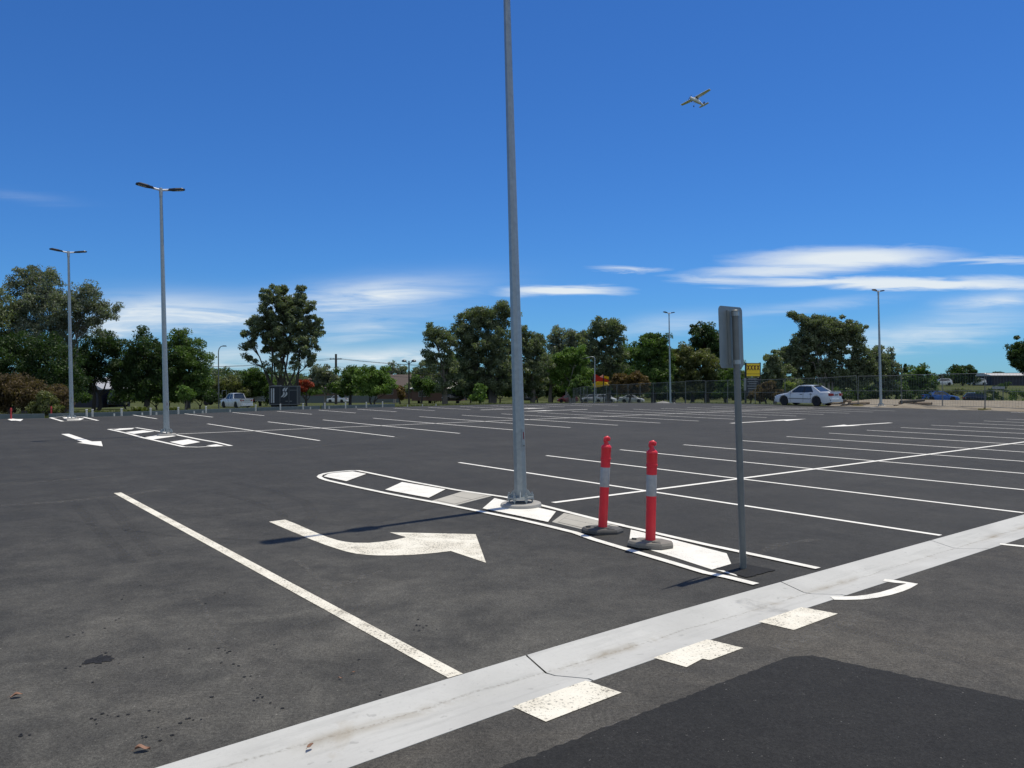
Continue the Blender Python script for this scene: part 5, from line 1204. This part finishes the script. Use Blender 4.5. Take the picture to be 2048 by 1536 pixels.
# woodland far behind, reading as one mass
rng = np.random.default_rng(12); cen = []; rad = []
for i in range(2600):
    ta = rng.uniform(-.95, .36); y = rng.uniform(235, 300); x = ta * y; top = XZ(0, 752 + 9 * sin(ta * 21) + 6 * sin(ta * 57 + 1), y)[1]; g = gz(x, y)
    cen.append((x, y, g + (top - g) * rng.random() ** .6)); rad.append(rng.uniform(1.0, 2.0))
for i in range(500):
    ta = rng.uniform(.36, .95); y = rng.uniform(300, 340); x = ta * y; top = XZ(0, 757 + 3 * sin(ta * 31), y)[1]; g = gz(x, y) - 2
    cen.append((x, y, g + (top - g) * rng.random() ** .6)); rad.append(rng.uniform(1.0, 2.0))
tag(leaf_mesh('distant_woodland', cen, rad, 38, 1.0, M['farleaf'], rng, None, .2), 'dim far off woodland behind the nearer trees', 'woodland', None, 'stuff')

# ------------------------------------------------------------------ light, sky, clouds
EL, AZ = radians(70), radians(46.5)
sd = Vector((sin(AZ) * cos(EL), cos(AZ) * cos(EL), sin(EL)))
su = bpy.data.lights.new('sun', 'SUN'); su.energy = SUN; su.angle = radians(.53); su.color = (1.0, .93, .78)
so = bpy.data.objects.new('sun', su); COL.objects.link(so); so.rotation_euler = sd.to_track_quat('Z', 'Y').to_euler()
W = bpy.data.worlds.new('World'); SC.world = W; W.use_nodes = True; nt = W.node_tree
bg = nt.nodes['Background']; bg.inputs['Strength'].default_value = SKYS
sk = N(nt, 'ShaderNodeTexSky', sky_type='NISHITA'); sk.sun_disc = False; sk.sun_elevation = EL; sk.sun_rotation = AZ
sk.altitude = 0; sk.air_density = 1.0; sk.dust_density = 0.0; sk.ozone_density = 3.0
hs = mixc(nt, 1.0, sk.outputs[0], (.25, .565, 1.0), 'MULTIPLY')      # white balance of the sky
tc = N(nt, 'ShaderNodeTexCoord').outputs['Generated']; sp_ = N(nt, 'ShaderNodeSeparateXYZ'); lk(nt, tc, sp_.inputs[0])
yy = mth(nt, 'MAXIMUM', sp_.outputs[1], .08)
u = mth(nt, 'DIVIDE', sp_.outputs[0], yy); w = mth(nt, 'DIVIDE', sp_.outputs[2], yy)
cb = N(nt, 'ShaderNodeCombineXYZ'); lk(nt, u, cb.inputs[0]); lk(nt, w, cb.inputs[1])
mpn = N(nt, 'ShaderNodeMapping'); mpn.inputs['Scale'].default_value = (5, 26, 1); lk(nt, cb.outputs[0], mpn.inputs['Vector'])
nz = N(nt, 'ShaderNodeTexNoise'); nz.inputs['Scale'].default_value = 1.0; nz.inputs['Detail'].default_value = 7; nz.inputs['Roughness'].default_value = .6; nz.inputs['Distortion'].default_value = .6
lk(nt, mpn.outputs[0], nz.inputs['Vector'])
mpr = N(nt, 'ShaderNodeMapping'); mpr.inputs['Rotation'].default_value = (0, 0, radians(-9)); mpr.inputs['Scale'].default_value = (7, 75, 1); lk(nt, cb.outputs[0], mpr.inputs['Vector'])
ns_ = N(nt, 'ShaderNodeTexNoise'); ns_.inputs['Scale'].default_value = 1.0; ns_.inputs['Detail'].default_value = 6; ns_.inputs['Roughness'].default_value = .62; ns_.inputs['Distortion'].default_value = .8; lk(nt, mpr.outputs[0], ns_.inputs['Vector'])
du_ = mth(nt, 'MULTIPLY', mth(nt, 'SUBTRACT', nz.outputs['Fac'], .5), .10); dw_ = mth(nt, 'MULTIPLY', mth(nt, 'SUBTRACT', ns_.outputs['Fac'], .5), .022)
uu = mth(nt, 'ADD', u, du_); ww_ = mth(nt, 'ADD', w, dw_)
def cloud(px, py, rx, ry, amp, rot=0.0, hard=1.0):
    a = mth(nt, 'SUBTRACT', uu, (px - 1024) / F); b = mth(nt, 'SUBTRACT', ww_, (HY - py) / F); c_, s_ = cos(rot), sin(rot)
    p = mth(nt, 'MULTIPLY', mth(nt, 'ADD', mth(nt, 'MULTIPLY', a, c_), mth(nt, 'MULTIPLY', b, s_)), F / rx)
    q = mth(nt, 'MULTIPLY', mth(nt, 'SUBTRACT', mth(nt, 'MULTIPLY', b, c_), mth(nt, 'MULTIPLY', a, s_)), F / ry)
    r2 = mth(nt, 'ADD', mth(nt, 'MULTIPLY', p, p), mth(nt, 'MULTIPLY', q, q))
    e = mth(nt, 'POWER', 2.718, mth(nt, 'MULTIPLY', mth(nt, 'POWER', r2, hard), -1.0))
    return mth(nt, 'MULTIPLY', e, amp)
dense = [(1690, 517, 190, 20, .95, .03, 1.3), (1560, 541, 150, 13, .75, .04, 1.2), (1960, 521, 170, 6, .55, 0, 1), (1800, 568, 330, 11, .95, -.01, 1.4), (1480, 562, 120, 7, .6, -.05, 1.1), (1125, 582, 105, 12, .95, .0, 1.4), (1250, 539, 62, 5, .6, -.03, 1), (1060, 588, 60, 9, .5, 0, 1), (1980, 566, 120, 13, .7, 0, 1.2)]
wispy = [(745, 588, 175, 28, .62, .10, 1), (370, 625, 190, 34, .74, -.03, 1), (730, 655, 150, 24, .34, .15, 1), (800, 712, 110, 20, .55, .12, 1), (690, 715, 110, 22, .36, 0, 1), (470, 715, 90, 26, .42, 0, 1), (1880, 655, 170, 22, .42, .12, 1), (1990, 600, 80, 16, .5, .1, 1), (1780, 690, 150, 16, .35, .1, 1), (1330, 650, 120, 20, .3, .1, 1), (55, 393, 90, 10, .07, -.1, 1), (240, 660, 60, 20, .5, 0, 1), (1640, 610, 130, 10, .25, .1, 1)]
acc_ = None
for c_ in dense:
    v = cloud(*c_); acc_ = v if acc_ is None else mth(nt, 'MAXIMUM', acc_, v)
wsp = None
for c_ in wispy:
    v = cloud(*c_); wsp = v if wsp is None else mth(nt, 'ADD', wsp, v)
tx = mth(nt, 'MULTIPLY_ADD', mth(nt, 'ADD', mth(nt, 'MULTIPLY', ns_.outputs['Fac'], .7), mth(nt, 'MULTIPLY', nz.outputs['Fac'], .3)), 2.6, -.70, True)
dn = mth(nt, 'MULTIPLY', acc_, mth(nt, 'MULTIPLY_ADD', ns_.outputs['Fac'], .9, .55, True)); dn = ramp(nt, dn, .06, .85)
cov = mth(nt, 'ADD', dn, mth(nt, 'MULTIPLY', mth(nt, 'MULTIPLY', wsp, 1.75), tx), None, True)
front = mth(nt, 'GREATER_THAN', sp_.outputs[1], .10)
cov = mth(nt, 'MULTIPLY', mth(nt, 'MULTIPLY', cov, front), .92)
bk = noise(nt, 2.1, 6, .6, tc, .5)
back = mth(nt, 'MULTIPLY', ramp(nt, bk, .42, .56), mth(nt, 'MULTIPLY_ADD', sp_.outputs[1], -4.0, -.3, True))  # unseen cloud cover behind the camera, added to whiten the fill light
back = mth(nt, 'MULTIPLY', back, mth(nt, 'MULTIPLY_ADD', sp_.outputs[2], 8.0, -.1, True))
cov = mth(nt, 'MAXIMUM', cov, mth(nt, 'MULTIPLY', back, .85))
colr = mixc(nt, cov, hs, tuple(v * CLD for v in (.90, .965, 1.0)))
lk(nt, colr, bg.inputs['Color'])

# ------------------------------------------------------------------ camera and view
cam = bpy.data.cameras.new('camera'); cam.sensor_width = 36; cam.lens = F / 2048 * 36; cam.clip_start = .05; cam.clip_end = 12000
co = bpy.data.objects.new('camera', cam); COL.objects.link(co); co.location = (0, 0, H); co.rotation_euler = (pi / 2 - math.atan((768 - HY) / F), 0, 0)
SC.camera = co
SC.view_settings.view_transform = 'Standard'; SC.view_settings.look = 'None'; SC.view_settings.exposure = EXPO; SC.view_settings.gamma = 1
SC.render.engine = 'CYCLES'
SC.cycles.max_bounces = 6; SC.cycles.diffuse_bounces = 3; SC.cycles.glossy_bounces = 2; SC.cycles.transmission_bounces = 2
